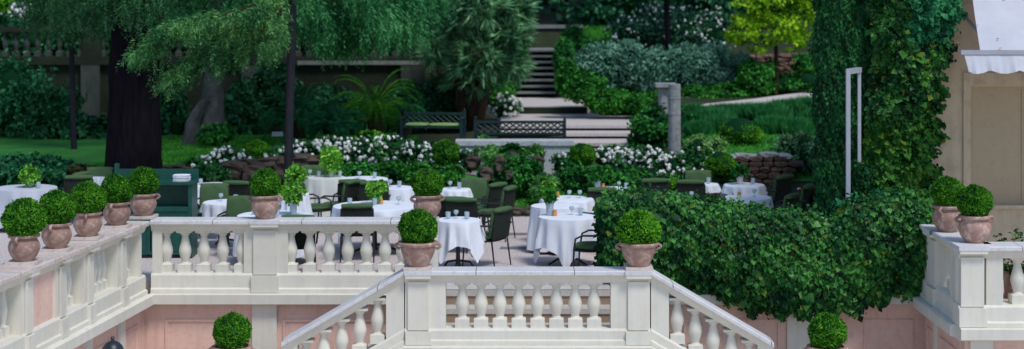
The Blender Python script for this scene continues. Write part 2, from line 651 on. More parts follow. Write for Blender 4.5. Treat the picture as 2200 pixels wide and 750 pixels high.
def build_floors():
    xs = np.concatenate([np.linspace(-150, -16, 14), np.linspace(-15, 16, 125), np.linspace(17, 150, 14)])
    ds = np.concatenate([np.linspace(31.6, 60, 115), np.linspace(61, 160, 24), np.array([220, 320])])
    X, D = np.meshgrid(xs, ds)
    Z = terrain(X, D)
    Z[-2:] = Z[-3]
    v = np.stack([X, D, Z], -1).reshape(-1, 3)
    w = len(xs)
    f = [(j * w + i, j * w + i + 1, (j + 1) * w + i + 1, (j + 1) * w + i) for j in range(len(ds) - 1) for i in range(w - 1)]
    lv = Leaves().quads(v, f)
    o = lv.build('garden_ground', M['earth'])
    o.data.shade_smooth()
    struct(o)
    struct(MB().box(-200, 200, -60, 24.7, -3.6, -3.2).build('courtyard_ground', M['path_gravel']))
    # terrace: back strip and the two side arms round the sunken court
    t = MB()
    t.prism([(-60, 24.75), (60, 24.75), (60, 31.9), (-60, 31.9)], -3.5, 0)
    t.build('terrace_floor', M['gravel'])['kind'] = 'structure'
    t = MB().prism([(-60, 8), (-7.55, 8), (-5.55, 24.75), (-60, 24.75)], -3.5, 0)
    t.build('terrace_floor', M['gravel'])['kind'] = 'structure'
    t = MB().prism([(6.15, 24.75), (6.15, 22.25), (60, 22.25), (60, 24.75)], -3.5, 0)
    t.build('terrace_floor', M['gravel'])['kind'] = 'structure'
    t = MB().prism([(-1.2, 24.75), (-1.2, 23.8), (1.4, 23.8), (1.4, 24.75)], -3.3, 0)
    t.build('terrace_floor', M['gravel'])['kind'] = 'structure'
    # two timber edges across the gravel walk
    for k, y in enumerate((505, 535)):
        D = DZ(y, 0.0)
        MB().box(XW(1075, D), XW(1150, D), D - .05, D + .05, -.03, .035).build('gravel_edging', M['flagstone'])['kind'] = 'structure'
    # lawns
    def sheet(name, poly, mat, dz, nx=24, ny=24):
        (x0, x1, d0, d1) = poly
        xs, ds = np.linspace(0, 1, nx), np.linspace(d0, d1, ny)
        rows = []
        for d in ds:
            t_ = (d - d0) / (d1 - d0)
            a = x0[0] + (x0[1] - x0[0]) * t_
            b_ = x1[0] + (x1[1] - x1[0]) * t_
            rows.append(np.stack([a + (b_ - a) * xs, np.full(nx, d)], -1))
        A = np.stack(rows)
        Zs = terrain(A[..., 0], A[..., 1]) + dz
        V = np.concatenate([A, Zs[..., None]], -1).reshape(-1, 3)
        f = [(j * nx + i, j * nx + i + 1, (j + 1) * nx + i + 1, (j + 1) * nx + i) for j in range(ny - 1) for i in range(nx - 1)]
        o = Leaves().quads(V, f).build(name, M[mat])
        o.data.shade_smooth()
        return struct(o)
    sheet('lawn', ((-20, -20), (-2.0, -4.0), 34.8, 44), 'lawn', .02, 40, 20)
    sheet('lawn', ((-1.0, -1.0), (2.2, 2.2), 32.2, 35.6), 'lawn', .025)
    sheet('lawn', ((4.0, 4.0), (10, 10), 34.6, 40), 'lawn', .02)
    sheet('lawn', ((2.2, 2.4), (4.5, 5), 51.0, 56), 'lawn', .03)
    # path across the slope on the right
    pts = [(3.9, 42.0), (5.0, 43.0), (6.4, 43.8), (8.2, 45.2), (10.5, 47)]
    V, f = [], []
    for i, (x, d) in enumerate(pts):
        for s_ in (-.5, .5):
            V.append((x, d + s_, tz(x, d + s_) + .05))
    for i in range(len(pts) - 1):
        f.append((2 * i, 2 * i + 1, 2 * i + 3, 2 * i + 2))
    struct(Leaves().quads(V, f).build('garden_path', M['path_gravel']))
    # grass blades
    for nm, (x0, x1, d0, d1), n, h in (('lawn_grass', (-1, 2.2, 32.3, 35.2), 9000, .055), ('lawn_grass', (-9, -2.4, 34.9, 43.5), 26000, .06),
                                       ('lawn_grass', (2.4, 4.6, 51, 56), 5000, .09), ('lawn_grass', (4, 9.5, 34.7, 39.5), 9000, .07)):
        X_, D_ = NR.uniform(x0, x1, n), NR.uniform(d0, d1, n)
        p = np.stack([X_, D_, terrain(X_, D_) + .02], -1)
        d = np.array([0, 0, 1.0]) + NR.normal(size=(n, 3)) * .35
        d[:, 2] = abs(d[:, 2])
        hh = h * NR.uniform(.6, 1.4, n)
        o = Leaves().add(p, d, rand_dir(n), hh, hh * .35).build(nm, M['grass_blade'], None, (0, 0, 0))
        tag(o, None, None, None, 'stuff')
        o['label'] = {26000: 'mown grass on the shaded lawn round the big trees', 5000: 'sunlit grass slope beside the stone stairs',
                      9000: 'strip of short grass behind the gravel walk' if x0 == -1 else 'grass round the clipped ball on the right'}[n]


build_floors()


# ------------------------------------------------------------------ balustrades
BAL_H = .60
prof = [(.095, 0), (.095, .115), (.062, .128), (.052, .15), (.060, .17), (.086, .26), (.092, .30), (.086, .345), (.062, .43), (.047, .50), (.044, .515),
        (.058, .520), (.060, .53), (.066, .545), (.112, .572), (.112, BAL_H)]
sq = [1, 1] + [0] * 12 + [1, 1]
_b = MB().lathe(prof, n=16, square=sq).build('baluster', M['cream_paint'], smooth=True)
BAL_MESH = _b.data
bpy.data.objects.remove(_b)
prof2 = [(r * .85 if 2 <= i <= 13 else r * .8, z) for i, (r, z) in enumerate(prof)]


def bal(parent, x, y, z, sc=1.0, sl=1.0):
    o = bpy.data.objects.new('baluster', BAL_MESH)
    COL.objects.link(o)
    o.parent = parent
    o.location = (x, y, z)
    o.scale = (sl, sl, sc)
    return o


def rail_poly(w, zt, sl=.0):
    return [(-w, zt - .055), (w, zt - .055), (w - .02, zt - .075), (w - .045, zt - .085), (w - .06, zt - .125), (w - .085, zt - .165),
            (-w + .085, zt - .165), (-w + .06, zt - .125), (-w + .045, zt - .085), (-w + .02, zt - .075)]


def balustrade(root, L, segs, zt=.9, zb=.12, zl=-.16, zl2=-.34, w=.21, slope=0.0, coping='coping_stone', ledge=True, x0=0.0, slim=1.0):
    """local frame: x along, outer face towards -y, z as in the world"""
    def z_(x):
        return slope * (x - x0)
    MB().ext([(-w, zt - .055), (-w, zt - .012), (-w + .012, zt), (w - .012, zt), (w, zt - .012), (w, zt - .055)], x0, x0 + L, slope).build('coping', M[coping], root)
    MB().ext([p for p in rail_poly(w - .004, zt - .002)], x0 + .002, x0 + L - .002, slope).build('handrail', M['cream_paint'], root)
    q = w - .06
    MB().ext([(-q, zl), (-q - .03, zl), (-q - .03, zl + .05), (-q, zl + .07), (-q, zb - .03), (-q + .02, zb), (q - .02, zb), (q, zb - .03), (q, zl)], x0 + .003, x0 + L - .003, slope).build('plinth', M['cream_paint'], root)
    if ledge:
        MB().ext([(-q - .04, zl2), (-q - .13, zl2 + .03), (-q - .13, zl - .015), (-q - .11, zl - .002), (q, zl - .002), (q, zl2)], x0, x0 + L, slope).build('ledge', M['cream_paint'], root)
    for sg in segs:
        if sg[0] == 'pier':
            a, b_ = sg[1], sg[2]
            pr = sg[3] if len(sg) > 3 else .03
            p = MB()
            wq = q - .02 + pr
            zz = z_((a + b_) / 2)
            if slope:
                p.ext([(-wq, zb - .02), (wq, zb - .02), (wq, zt - .15), (-wq, zt - .15)], a, b_, slope)
                p.v = [(x, y, z + z_(a)) for x, y, z in p.v]
            else:
                p.box(a, b_, -wq, wq, zb - .015, zt - .15)
                if pr > .02:
                    # the plinth and cap break forward at the pier
                    p.box(a - .03, b_ + .03, -q - pr - .012, -q + .02, zl + .004, zb - .035)
                    p.box(a - .03, b_ + .03, -w - pr * .8, w - .01, zt - .095, zt - .0525)
            p.build('pier', M['cream_paint'], root)
            if pr > .02 and not slope:
                MB().box(a - .045, b_ + .045, -w - pr, w + .004, zt - .0515, zt + .004).build('pier_cap', M[coping], root)
        elif sg[0] == 'bal':
            for x in sg[1]:
                bal(root, x, 0, zb - .002 + z_(x), (zt - .16 - zb) / BAL_H, slim)
        elif sg[0] == 'panel':
            a, b_ = sg[1], sg[2]
            MB().box(a, b_, -q + .05, q - .05, zb - .01, zt - .16).build('infill_panel', M['pink_plaster'], root)


def pink_wall(root, x0, x1, zt=-.34, zb=-3.25, pil=(), frames=(), face=-.10):
    MB().box(x0, x1, face, face + .3, zb, zt + .002).build('wall_face', M['pink_plaster'], root)
    for a, b_ in pil:
        MB().box(a, b_, face - .045, face + .01, zb, zt - .003).build('pilaster', M['cream_paint'], root)
    for a, b_ in frames:
        p = MB()
        t, t0 = .035, .02
        z1, z0 = zt - .22, zb + .4
        for q in ((a, b_, z1 - t, z1), (a, b_, z0, z0 + t), (a, a + t, z0 + t, z1 - t), (b_ - t, b_, z0 + t, z1 - t)):
            p.box(q[0], q[1], face - t0, face + .004, q[2], q[3])
        p.build('panel_moulding', M['pink_plaster'], root)


# back balustrade, left of the opening
D2 = 24.68
bx = lambda x, D=24.47: XW(x, D)
r = thing('balustrade', 'cream stone balustrade along the back terrace edge behind the two left back pots', 'balustrade', (0, D2, 0))
L0, L1 = bx(322), bx(941)
g1 = [bx(x) for x in (352, 392, 433, 473.5, 514)]
g2 = [bx(x) for x in (622, 662, 703, 744, 784.5, 825, 862)]
balustrade(r, L1 - L0, [('pier', L0 + .02, bx(345), .0), ('bal', g1[:]), ('pier', bx(522), bx(617), .0), ('pier', bx(543), bx(594), .035), ('bal', g2),
                        ('pier', bx(872), bx(940), .0), ('pier', bx(880), bx(934), .035)], x0=L0, coping='white_coping')
w = thing('retaining_wall', 'pink plaster wall with cream pilasters under the back balustrade, left of the stairs', 'wall', (0, D2, -3.2))
w.location = (0, D2, 0)
pink_wall(w, L0 - .3, -1.2, pil=[(bx(540), bx(593)), (bx(880), bx(934))], frames=[(bx(352), bx(528)), (bx(606), bx(872))])

# hidden run under the ivy, right of the opening
r = thing('balustrade', 'back balustrade buried in ivy with a bit of grey coping showing beside the ivy column', 'balustrade', (0, D2, 0))
a, b_ = bx(1288), bx(1992)
xs = [a + .5 + i * .277 for i in range(15)]
balustrade(r, b_ - a, [('pier', a, a + .38, .0), ('bal', xs), ('pier', b_ - .3, b_, .0)], x0=a, coping='white_coping')
w = thing('retaining_wall', 'pink plaster wall below the ivy, right of the stairs', 'wall', (0, D2, 0))
pink_wall(w, 1.3, 6.2, pil=[(bx(1693), bx(1750))], frames=[(bx(1470), bx(1678)), (bx(1858), bx(1966))])

# left wing
ang = math.atan2(1, .12)
d_ = Vector((.12, 1, 0)).normalized()
nrm = Vector((-d_.y, d_.x, 0))       # inward (away from the court)
Wl = .26


def wing_pt(D):
    return Vector((-5.27 - .12 * (24.5 - D), D, 0)) + nrm * Wl


o0 = wing_pt(14.0)
r = thing('balustrade', 'long cream balustrade running forward on the left with a row of five potted balls', 'balustrade', o0, ang)
sx = lambda D: (D - 14.0) * math.sqrt(1 + .0144)
Lw = sx(24.42)
piers = [15.9, 16.95, 18.0, 19.05, 20.25, 21.3, 22.25, 23.5]
segs = [('pier', sx(D) - .08, sx(D) + .08, .035) for D in piers]
edges = [14.0] + piers + [24.4]
for i in range(len(edges) - 1):
    a, b_ = sx(edges[i]) + .1, sx(edges[i + 1]) - .1
    segs.append(('pier', a, a + .09, .0))
    segs.append(('pier', b_ - .09, b_, .0))
    if i in (2, 5):
        segs.append(('panel', a + .09, b_ - .09))
    else:
        n_ = max(3, int((b_ - a - .18) / .17))
        st = (b_ - a - .18) / n_
        segs.append(('bal', [a + .09 + st * (k + .5) for k in range(n_)]))
balustrade(r, Lw, segs, w=Wl, slim=.6)
w = thing('retaining_wall', 'pink plaster wall with narrow panels under the left wing of the balustrade', 'wall', o0, ang)
pl = [(sx(D) - .1, sx(D) + .1) for D in piers]
fr = [(sx(edges[i]) + .2, sx(edges[i + 1]) - .2) for i in range(len(edges) - 1)]
pink_wall(w, 0, Lw + .1, pil=pl, frames=fr, face=-.15)

# right wing: short return, then along the front
r = thing('balustrade', 'cream balustrade wing at the right end with two potted balls on its corner', 'balustrade', (5.86 + .25, 24.2, 0), -PI / 2)
balustrade(r, 24.2 - 22.16, [('pier', .02, .22, .0), ('pier', .42, .78, .035), ('bal', [.95, 1.15, 1.35]), ('pier', 1.47, 1.62, .0)], w=.25, slim=.65, coping='white_coping')
MB().box(2.04, 2.048, -.24, .24, -.3, .85).build('end_face', M['cream_paint'], r)
r2 = thing('balustrade', 'front run of the right balustrade with a plant seen between its balusters', 'balustrade', (5.86, 22.16, 0))
bx3 = lambda x: XW(x, 21.95) - 5.86
balustrade(r2, 6.0, [('pier', .03, bx3(2116), .035), ('pier', bx3(2122), bx3(2158), .0), ('bal', [bx3(2196) + .277 * i for i in range(8)]), ('pier', 3.2, 3.7, .035),
                     ('bal', [3.95 + .277 * i for i in range(7)])], w=.23, x0=.0, coping='white_coping')
w = thing('retaining_wall', 'pink plaster wall with narrow panels under the side of the right wing', 'wall', (6.11, 24.2, 0), -PI / 2)
pink_wall(w, 0, 1.9, pil=[(.6, .72)], frames=[(.15, .5), (.85, 1.7)], face=-.14)
w = thing('retaining_wall', 'pink plaster wall with a pale pilaster under the front of the right wing', 'wall', (5.86, 22.16, 0))
pink_wall(w, .1, 6, pil=[(.16, bx3(2136))], frames=[(bx3(2145), 2.6)], face=-.12)

# ------------------------------------------------------------------ double stair in the middle
D1 = 22.3
cx_ = lambda x: XW(x, 22.12)
r = thing('balustrade', 'cream balustrade of the stair landing in the middle carrying two wide pots', 'balustrade', (0, D1, 0))
xa, xb = cx_(868), cx_(1399)
zt, zb, zl = .55, -.22, -.43
balx = [cx_(992.5 + 40.7 * i) for i in range(8)]
balustrade(r, xb - xa, [('pier', xa + .01, cx_(957), .0), ('pier', cx_(876), cx_(921), .035), ('bal', balx), ('pier', cx_(1313), xb - .01, .0), ('pier', cx_(1350), cx_(1394), .035)],
           zt=zt, zb=zb, zl=zl, zl2=-.6, w=.20, x0=xa, coping='white_coping')
for side, lab in ((-1, 'left'), (1, 'right')):
    r = thing('balustrade', f'sloping cream stair balustrade going down to the {lab} from the landing', 'balustrade', (0, D1, 0))
    sl = .585 * -side
    L = 1.62
    if side < 0:
        x0 = xa - L
        bs = [xa - .36 - .24 * k for k in range(5)]
        balustrade(r, L, [('pier', xa - .24, xa - .004, .0), ('bal', bs), ('pier', x0 + .01, x0 + .2, .0)], zt=zt - .585 * L, zb=zb - .585 * L, zl=zl - .585 * L, zl2=-.6 - .585 * L, w=.20, slope=.585, x0=x0, coping='white_coping')
    else:
        x0 = xb
        bs = [xb + .36 + .24 * k for k in range(5)]
        balustrade(r, L, [('pier', xb + .004, xb + .24, .0), ('bal', bs), ('pier', x0 + L - .2, x0 + L - .01, .0)], zt=zt, zb=zb, zl=zl, zl2=-.6, w=.20, slope=-.585, x0=x0, coping='white_coping')

st = thing('staircase', 'cream stone double staircase dropping from the terrace opening to both sides', 'staircase', (.2, 23.0, -3.2))
stl = Vector(st.location)


def loc_box(name, x0, x1, y0, y1, z0, z1, mat, par=st, l=stl):
    return MB().box(x0 - l.x, x1 - l.x, y0 - l.y, y1 - l.y, z0 - l.z, z1 - l.z).build(name, M[mat], par)


loc_box('nosing', -1.24, 1.44, 23.76, 24.1, .004, .012, 'travertine_step')
loc_box('nosing', -1.24, 1.44, 23.755, 23.798, -.075, .012, 'travertine_step')
loc_box('riser', -1.19, 1.39, 23.775, 23.797, -.20, -.077, 'riser_stone')
loc_box('step', -1.22, 1.42, 23.45, 23.795, -.27, -.198, 'travertine_step')
loc_box('riser', -1.19, 1.39, 23.47, 23.77, -.39, -.272, 'riser_stone')
loc_box('landing', xa - .02, xb + .02, 22.42, 23.468, -.48, -.392, 'travertine_step')
loc_box('landing_wall', xa + .01, xb - .01, 22.2, 23.46, -3.25, -.602, 'cream_paint')
for side in (-1, 1):
    for k in range(16):
        z = -.392 - .172 * (k + 1)
        a = (xa - .02 - .294 * (k + 1)) if side < 0 else (xb + .02 + .294 * k)
        loc_box('step', a, a + .292, 22.46, 23.7, z - .17, z, 'travertine_step')
    L = 1.62
    q = MB()
    if side < 0:
        q.ext([(22.24, -3.25), (23.7, -3.25), (23.7, -3.2), (22.24, -3.2)], 0, .1)
    # stringer wall under the flight
    s_ = MB()
    xA, xB = (xa - L, xa) if side < 0 else (xb, xb + L)
    zA, zB = (-.62 - .585 * L, -.62) if side < 0 else (-.62, -.62 - .585 * L)
    vs = [(xA, 22.22, -3.25), (xB, 22.22, -3.25), (xB, 22.22, zB), (xA, 22.22, zA), (xA, 22.44, -3.25), (xB, 22.44, -3.25), (xB, 22.44, zB), (xA, 22.44, zA)]
    s_.add([tuple(Vector(v) - stl) for v in vs], [(0, 1, 2, 3), (5, 4, 7, 6), (0, 4, 5, 1), (1, 5, 6, 2), (2, 6, 7, 3), (3, 7, 4, 0)])
    s_.build('stringer', M['cream_paint'], st)


# ------------------------------------------------------------------ potted balls
def ball_leaves(rad, n=5200, mat='box_leaf', size=.036, squash=.96):
    lv = Leaves()
    d = rand_dir(n)
    ph = NR.uniform(0, 6.3, 6)
    lump = 1 + .03 * np.sin(d[:, 0] * 3.1 + ph[0]) * np.cos(d[:, 2] * 3.3 + ph[1]) + .04 * np.sin(d[:, 1] * 6.5 + ph[2]) * np.sin(d[:, 2] * 7 + ph[3]) + .035 * np.sin(d[:, 0] * 7 + ph[4]) * np.sin(d[:, 1] * 6) + .03 * np.sin(d[:, 2] * 9 + d[:, 0] * 5)
    rr = rad * lump * (1 - .12 * NR.random(n) ** 2) * np.where(NR.random(n) < .035, NR.uniform(1.02, 1.10, n), 1)
    p = d * rr[:, None] * np.array([NR.uniform(.96, 1.04), 1, squash * NR.uniform(.95, 1.02)])
    dd = unit(d * .75 + rand_dir(n) * .8 + np.array([0, 0, .2]))
    lv.add(p - dd * size * .6, dd, rand_dir(n), size * NR.uniform(.7, 1.35, n), size * .62)
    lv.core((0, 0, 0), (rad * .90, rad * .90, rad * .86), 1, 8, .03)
    return lv


POT_ROUND = [(.115, 0), (.125, .015), (.165, .07), (.195, .14), (.200, .18), (.185, .235), (.162, .27), (.160, .285), (.195, .30), (.200, .325), (.190, .335), (.155, .335), (.150, .29)]
POT_BOWL = [(.135, 0), (.150, .012), (.165, .05), (.205, .13), (.235, .21), (.245, .255), (.235, .275), (.272, .285), (.282, .315), (.270, .335), (.225, .335), (.215, .30)]


def make_pot_ball(label, loc, shape, ballr, scale=1.0, hang=0.0, group=None, tile=True, mat='box_leaf', seed_n=5200, ballz=None):
    t = thing('potted_topiary', label, 'potted plant', loc, 0, group)
    z0 = 0
    if tile:
        MB().box(-.19 * scale, .19 * scale, -.19 * scale, .19 * scale, 0, .035).build('base_tile', M['coping_stone'], t)
        z0 = .035
    p = MB().lathe([(a * scale, z0 + b * scale) for a, b in shape], n=28).build('pot', M['terracotta'], t, True)
    h = shape[-1][1] * scale
    rr = max(a for a, b in shape) * scale
    for s_ in (-1, 1):
        ca = (math.cos(hang) * s_, math.sin(hang) * s_)
        pts = []
        for k in range(9):
            a = PI * k / 8
            rad = rr * .88 + math.sin(a) * .065 * scale
            pts.append((ca[0] * rad, ca[1] * rad, z0 + shape[-4][1] * scale * .97 - (.085 * scale) * (k / 8) + .01))
        MB().tube(pts, .019 * scale, 8).build('handle', M['terracotta'], p, True)
    top = z0 + .335 * scale
    bz = ballz if ballz is not None else top + ballr * .72
    lv = ball_leaves(ballr, seed_n, mat)
    o = lv.build('foliage_ball', [M[mat], M['core_shade']], t, None)
    o.location = (0, 0, bz)
    MB().tube([(0, 0, z0 + .2 * scale), (0, 0, bz)], .02, 8).build('stem', M['bark_brown'], t)
    return t


# left wing row
row = ['nearest of the five potted balls on the left balustrade, at the picture edge', 'second potted ball from the near end of the left row',
       'middle potted ball of the five on the left balustrade', 'fourth potted ball from the near end of the left row, with mossy foot',
       'farthest potted ball of the left row, at the corner before the green cupboard']
for i, (x, D) in enumerate(((50, 20.5), (120, 21.55), (187, 22.62), (250, 23.72), (307, 24.72))):
    pt = wing_pt(D) + nrm * .03
    pt.x = XW(x, D)
    make_pot_ball(row[i], (pt.x, pt.y, .904), POT_ROUND, .225 + .008 * (4 - i) * 1.0, .97, ang + R.uniform(-.3, .3) - (1.2 if i == 4 else 0), 'potted box balls on the left balustrade')
make_pot_ball('potted ball on the middle pier of the back balustrade, left of the slim trunk foot', (XW(570, D2), D2, .906), POT_ROUND, .222, 1.02, .1, 'potted box balls on the back balustrade', False)
make_pot_ball('potted ball on the back balustrade end pier behind the wide landing pot', (XW(918, D2), D2, .906), POT_ROUND, .228, 1.03, .3, 'potted box balls on the back balustrade', False)
make_pot_ball('wide handled pot with box ball on the left pillar of the stair landing', (XW(898, D1), D1, .556), POT_BOWL, .250, .97, .0, 'wide pots on the stair landing', True)
make_pot_ball('wide handled pot with loose box ball on the right pillar of the stair landing', (XW(1372, D1), D1, .556), POT_BOWL, .278, .95, .0, 'wide pots on the stair landing', True, ballz=.50, mat='box_leaf_bright')
make_pot_ball('front potted ball on the corner of the right balustrade', (XW(2094, 22.3), 22.3, .906), POT_ROUND, .238, 1.08, .1, 'potted box balls on the right balustrade', False)
make_pot_ball('rear potted ball on the right balustrade beside the ivy', (XW(2036, 23.35), 23.35, .906), POT_ROUND, .232, 1.08, .9, 'potted box balls on the right balustrade', False)
for x, s_ in ((498, 'left'), (1777, 'right')):
    D = 22.0
    zt = ZW(797, D)
    pz = thing('pedestal', f'cream pedestal at the foot of the {s_} stair flight under a potted ball', 'pedestal', (XW(x, D), D, -3.2))
    h = zt + 3.2
    MB().box(-.24, .24, -.24, .24, 0, .3).build('base', M['cream_paint'], pz)
    MB().box(-.19, .19, -.19, .19, .3, h - .1).build('shaft', M['cream_paint'], pz)
    MB().box(-.25, .25, -.25, .25, h - .1, h).build('cap', M['white_coping'], pz)
    make_pot_ball(f'potted ball low at the foot of the {s_} stair flight, cut by the picture edge', (XW(x, D), D, zt), POT_BOWL, .252, .98, 0, 'potted box balls at the stair foot', False)

# lantern at the bottom left
D = 20.0
zt = ZW(722, D)
ln = thing('garden_lantern', 'dark iron lantern with domed roof and finial at the bottom left', 'lantern', (XW(242, D), D, -3.2))
h = zt + 3.2
MB().lathe([(.16, 0), (.16, .08), (.07, .14), (.05, .3), (.035, .4), (.03, h - .75), (.05, h - .72), (.05, h - .68)], n=14).build('post', M['lantern_iron'], ln, True)
MB().lathe([(.08, h - .68), (.135, h - .28), (.13, h - .27)], n=6).build('lamp_glass', M['glass'], ln)
c_ = MB()
for k in range(6):
    a = 2 * PI * k / 6
    c_.tube([(.082 * math.cos(a), .082 * math.sin(a), h - .68), (.138 * math.cos(a), .138 * math.sin(a), h - .27)], .009, 6)
c_.build('cage', M['lantern_iron'], ln)
MB().lathe([(.155, h - .27), (.16, h - .25), (.145, h - .235), (.135, h - .17), (.115, h - .12), (.085, h - .085), (.05, h - .065), (.022, h - .055), (.018, h - .045), (.026, h - .03), (.018, h - .012), (.004, h)], n=20).build('roof', M['lantern_iron'], ln, True)

# ------------------------------------------------------------------ ivy over the right part of the back balustrade
def pw(xs, ys):
    return lambda x: np.interp(x, xs, ys)


ivy_top = pw([1280, 1300, 1340, 1400, 1480, 1560, 1640, 1700, 1740, 1780, 1800, 1830, 1870, 1930, 2000], [446, 424, 412, 413, 426, 437, 446, 455, 464, 478, 462, 440, 428, 420, 420])
ivy_bot = pw([1280, 1300, 1400, 1500, 1540, 1570, 1600, 1650, 1720, 1760, 1800, 1850, 1890, 1930, 1970, 2010], [585, 592, 600, 612, 630, 645, 658, 666, 674, 672, 666, 660, 644, 628, 634, 628])


def lump(a, b):
    return np.sin(a * 2.1 + 1.3) * np.cos(b * 2.7) * .5 + np.sin(a * 5.3 + b * 3.1) * .3 + np.sin(a * 11 - b * 9) * .2


lv = Leaves()
n = 36000
x = NR.uniform(1284, 2004, n)
t = NR.random(n) ** .9
ragged = 6 * np.sin(x * .11) + 5 * np.sin(x * .29 + 1) + NR.normal(size=n) * 4
strand = np.clip(np.sin(x * .37 + 2 * np.sin(x * .05)) - .72, 0, 1) * NR.uniform(15, 80, n) * (NR.random(n) < .3)
y0, y1 = ivy_top(x) + 1, ivy_bot(x) + ragged + strand
y = y0 + (y1 - y0) * t
bul = .34 * np.sqrt(np.sin(PI * np.clip(t * .85 + .12, 0, 1)))
D = 24.42 - bul - .10 * lump(x / 148 * 1.0, y / 148) - .05 * np.sin(x * .21) * np.sin(y * .23 + x * .05) + NR.random(n) * .17
D = D + .35 * np.clip((1300 - x) / 18, 0, 1)
p = np.stack([(x - 1100) / K * D, D, HC - (y - HZ) / K * D], -1)
nn = unit(np.stack([NR.normal(size=n) * .35, -np.ones(n), .15 + (.5 - t) * .9 + NR.normal(size=n) * .3], -1))
d = unit(np.cross(nn, np.array([0, 1.0, 0])) * NR.normal(size=(n, 1)) * .7 + np.array([0, -.25, -.75]) + rand_dir(n) * .45)
LL = .060 * np.exp(NR.normal(size=n) * .34)
lv.add(p, d, nn + rand_dir(n) * .55, LL, LL * .85, .18)
# the top and back of the mass
n = 13000
x = NR.uniform(1284, 2000, n)
D = NR.uniform(24.3, 25.1, n)
zt = HC - (ivy_top(x) - HZ) / K * 24.5
X = (x - 1100) / K * 24.5
z = zt - .07 - .25 * ((D - 24.45) / .5) ** 2 + NR.normal(size=n) * .06 + .05 * lump(X * 2, D * 2)
p = np.stack([X, D, z], -1)
d = unit(rand_dir(n) + np.array([0, 0, .25]))
LL = .066 * NR.uniform(.6, 1.4, n)
lv.add(p, d, np.array([0, -.2, 1.0]) + rand_dir(n) * .5, LL, LL * .85, .18)
n = 3500
x = NR.uniform(1284, 2000, n)
X = (x - 1100) / K * 24.5
zt = HC - (ivy_top(x) - HZ) / K * 24.5
z = zt - .1 - NR.random(n) * (zt - .1)
p = np.stack([X, 25.02 + .08 * lump(X * 3, z * 3), z], -1)
lv.add(p, rand_dir(n) + np.array([0, .2, -.6]), np.array([0, 1.0, .2]) + rand_dir(n) * .4, .085, .07, .18)
# dark sheet standing in for the shade inside the ivy
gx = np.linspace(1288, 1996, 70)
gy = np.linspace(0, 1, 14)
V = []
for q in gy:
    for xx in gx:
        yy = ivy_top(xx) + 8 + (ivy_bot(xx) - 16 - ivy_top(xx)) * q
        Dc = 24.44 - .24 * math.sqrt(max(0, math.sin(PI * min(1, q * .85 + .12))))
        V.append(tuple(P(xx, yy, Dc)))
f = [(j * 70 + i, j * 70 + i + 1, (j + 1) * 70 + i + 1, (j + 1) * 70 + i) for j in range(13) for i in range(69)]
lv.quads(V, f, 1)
o = lv.build('ivy_hedge', [M['ivy_leaf'], M['core_shade']], None, (3.5, 24.6, 0))
tag(o, 'broad mass of glossy ivy hanging over the terrace edge right of the stairs', 'ivy')

# ------------------------------------------------------------------ building on the right with ivy corner
BD = 26.3
bl = thing('building', 'beige plaster building with shuttered window at the right edge', 'building', (9, BD, 0))
o_ = Vector(bl.location)


def bb(name, x0, x1, y0, y1, z0, z1, mat):
    return MB().box(x0 - o_.x, x1 - o_.x, y0 - o_.y, y1 - o_.y, z0 - o_.z, z1 - o_.z).build(name, M[mat], bl)


wx0, wx1 = XW(2086, BD), XW(2560, BD)
wz0, wz1 = ZW(440, BD), ZW(186, BD)
q = MB()
for (a, b_, z0, z1) in ((XW(1872, BD), wx0, 0, 5.2), (wx1, 16, 0, 5.2), (wx0, wx1, 0, wz0), (wx0, wx1, wz1, 5.2)):
    q.box(a - o_.x, b_ - o_.x, 0, .3, z0, z1)
q.build('wall', M['beige_plaster'], bl)
bX = XW(1872, BD)
q = MB().prism([(bX - o_.x, .302), (bX + .3 - o_.x, .302), (bX + .3 + 8 * .24 - o_.x, 8), (bX + 8 * .24 - o_.x, 8)], 0, 5.2)
q.build('side_wall', M['beige_plaster'], bl)
bb('shutter', wx0 + .002, wx1 - .002, BD + .09, BD + .14, wz0 + .002, wz1 - .002, 'beige_panel')
q = MB()
for xx in (2200, 2330, 2450):
    q.box(XW(xx, BD) - .012 - o_.x, XW(xx, BD) + .012 - o_.x, .075, .092, wz0 + .05, wz1 - .05)
q.build('shutter_batten', M['beige_panel'], bl)
q = MB()
fx = XW(2055, BD)
t = .035
for (a, b_, z0, z1) in ((fx + .1, wx0 - .03, wz0 - .1, wz1 + .22), (wx1 + .03, wx1 + .25, wz0 - .1, wz1 + .22), (wx0 - .03, wx1 + .03, wz1 + .03, wz1 + .22)):
    q.box(a - o_.x, b_ - o_.x, -t, .01, z0, z1)
q.build('window_surround', M['beige_plaster'], bl)
bb('sill', wx0 - .28, wx1 + .28, BD - .07, BD + .085, wz0 - .055, wz0 - .002, 'beige_plaster')
bb('corner_strip', XW(1990, BD), fx, BD - .03, BD + .01, 0, 5.2, 'beige_plaster')
q = MB().prism([(bX - .2 - o_.x, -.4), (16.3 - o_.x, -.4), (16.3 - o_.x, 8.3), (bX + 8.3 * .24 - .2 - o_.x, 8.3)], 5.2, 5.4)
q.build('roof', M['coping_stone'], bl)
bb('skirting', fx + .01, 16, BD - .05, BD + .01, .004, .3, 'beige_plaster')

# awning
aw = thing('awning', 'off white fabric awning with scalloped valance at the top right', 'awning', (XW(2300, BD), BD, 3.4))
ao = Vector(aw.location)
aD = 24.75
ax0, ax1 = XW(2063, aD), XW(2750, aD)
az = ZW(112, aD)
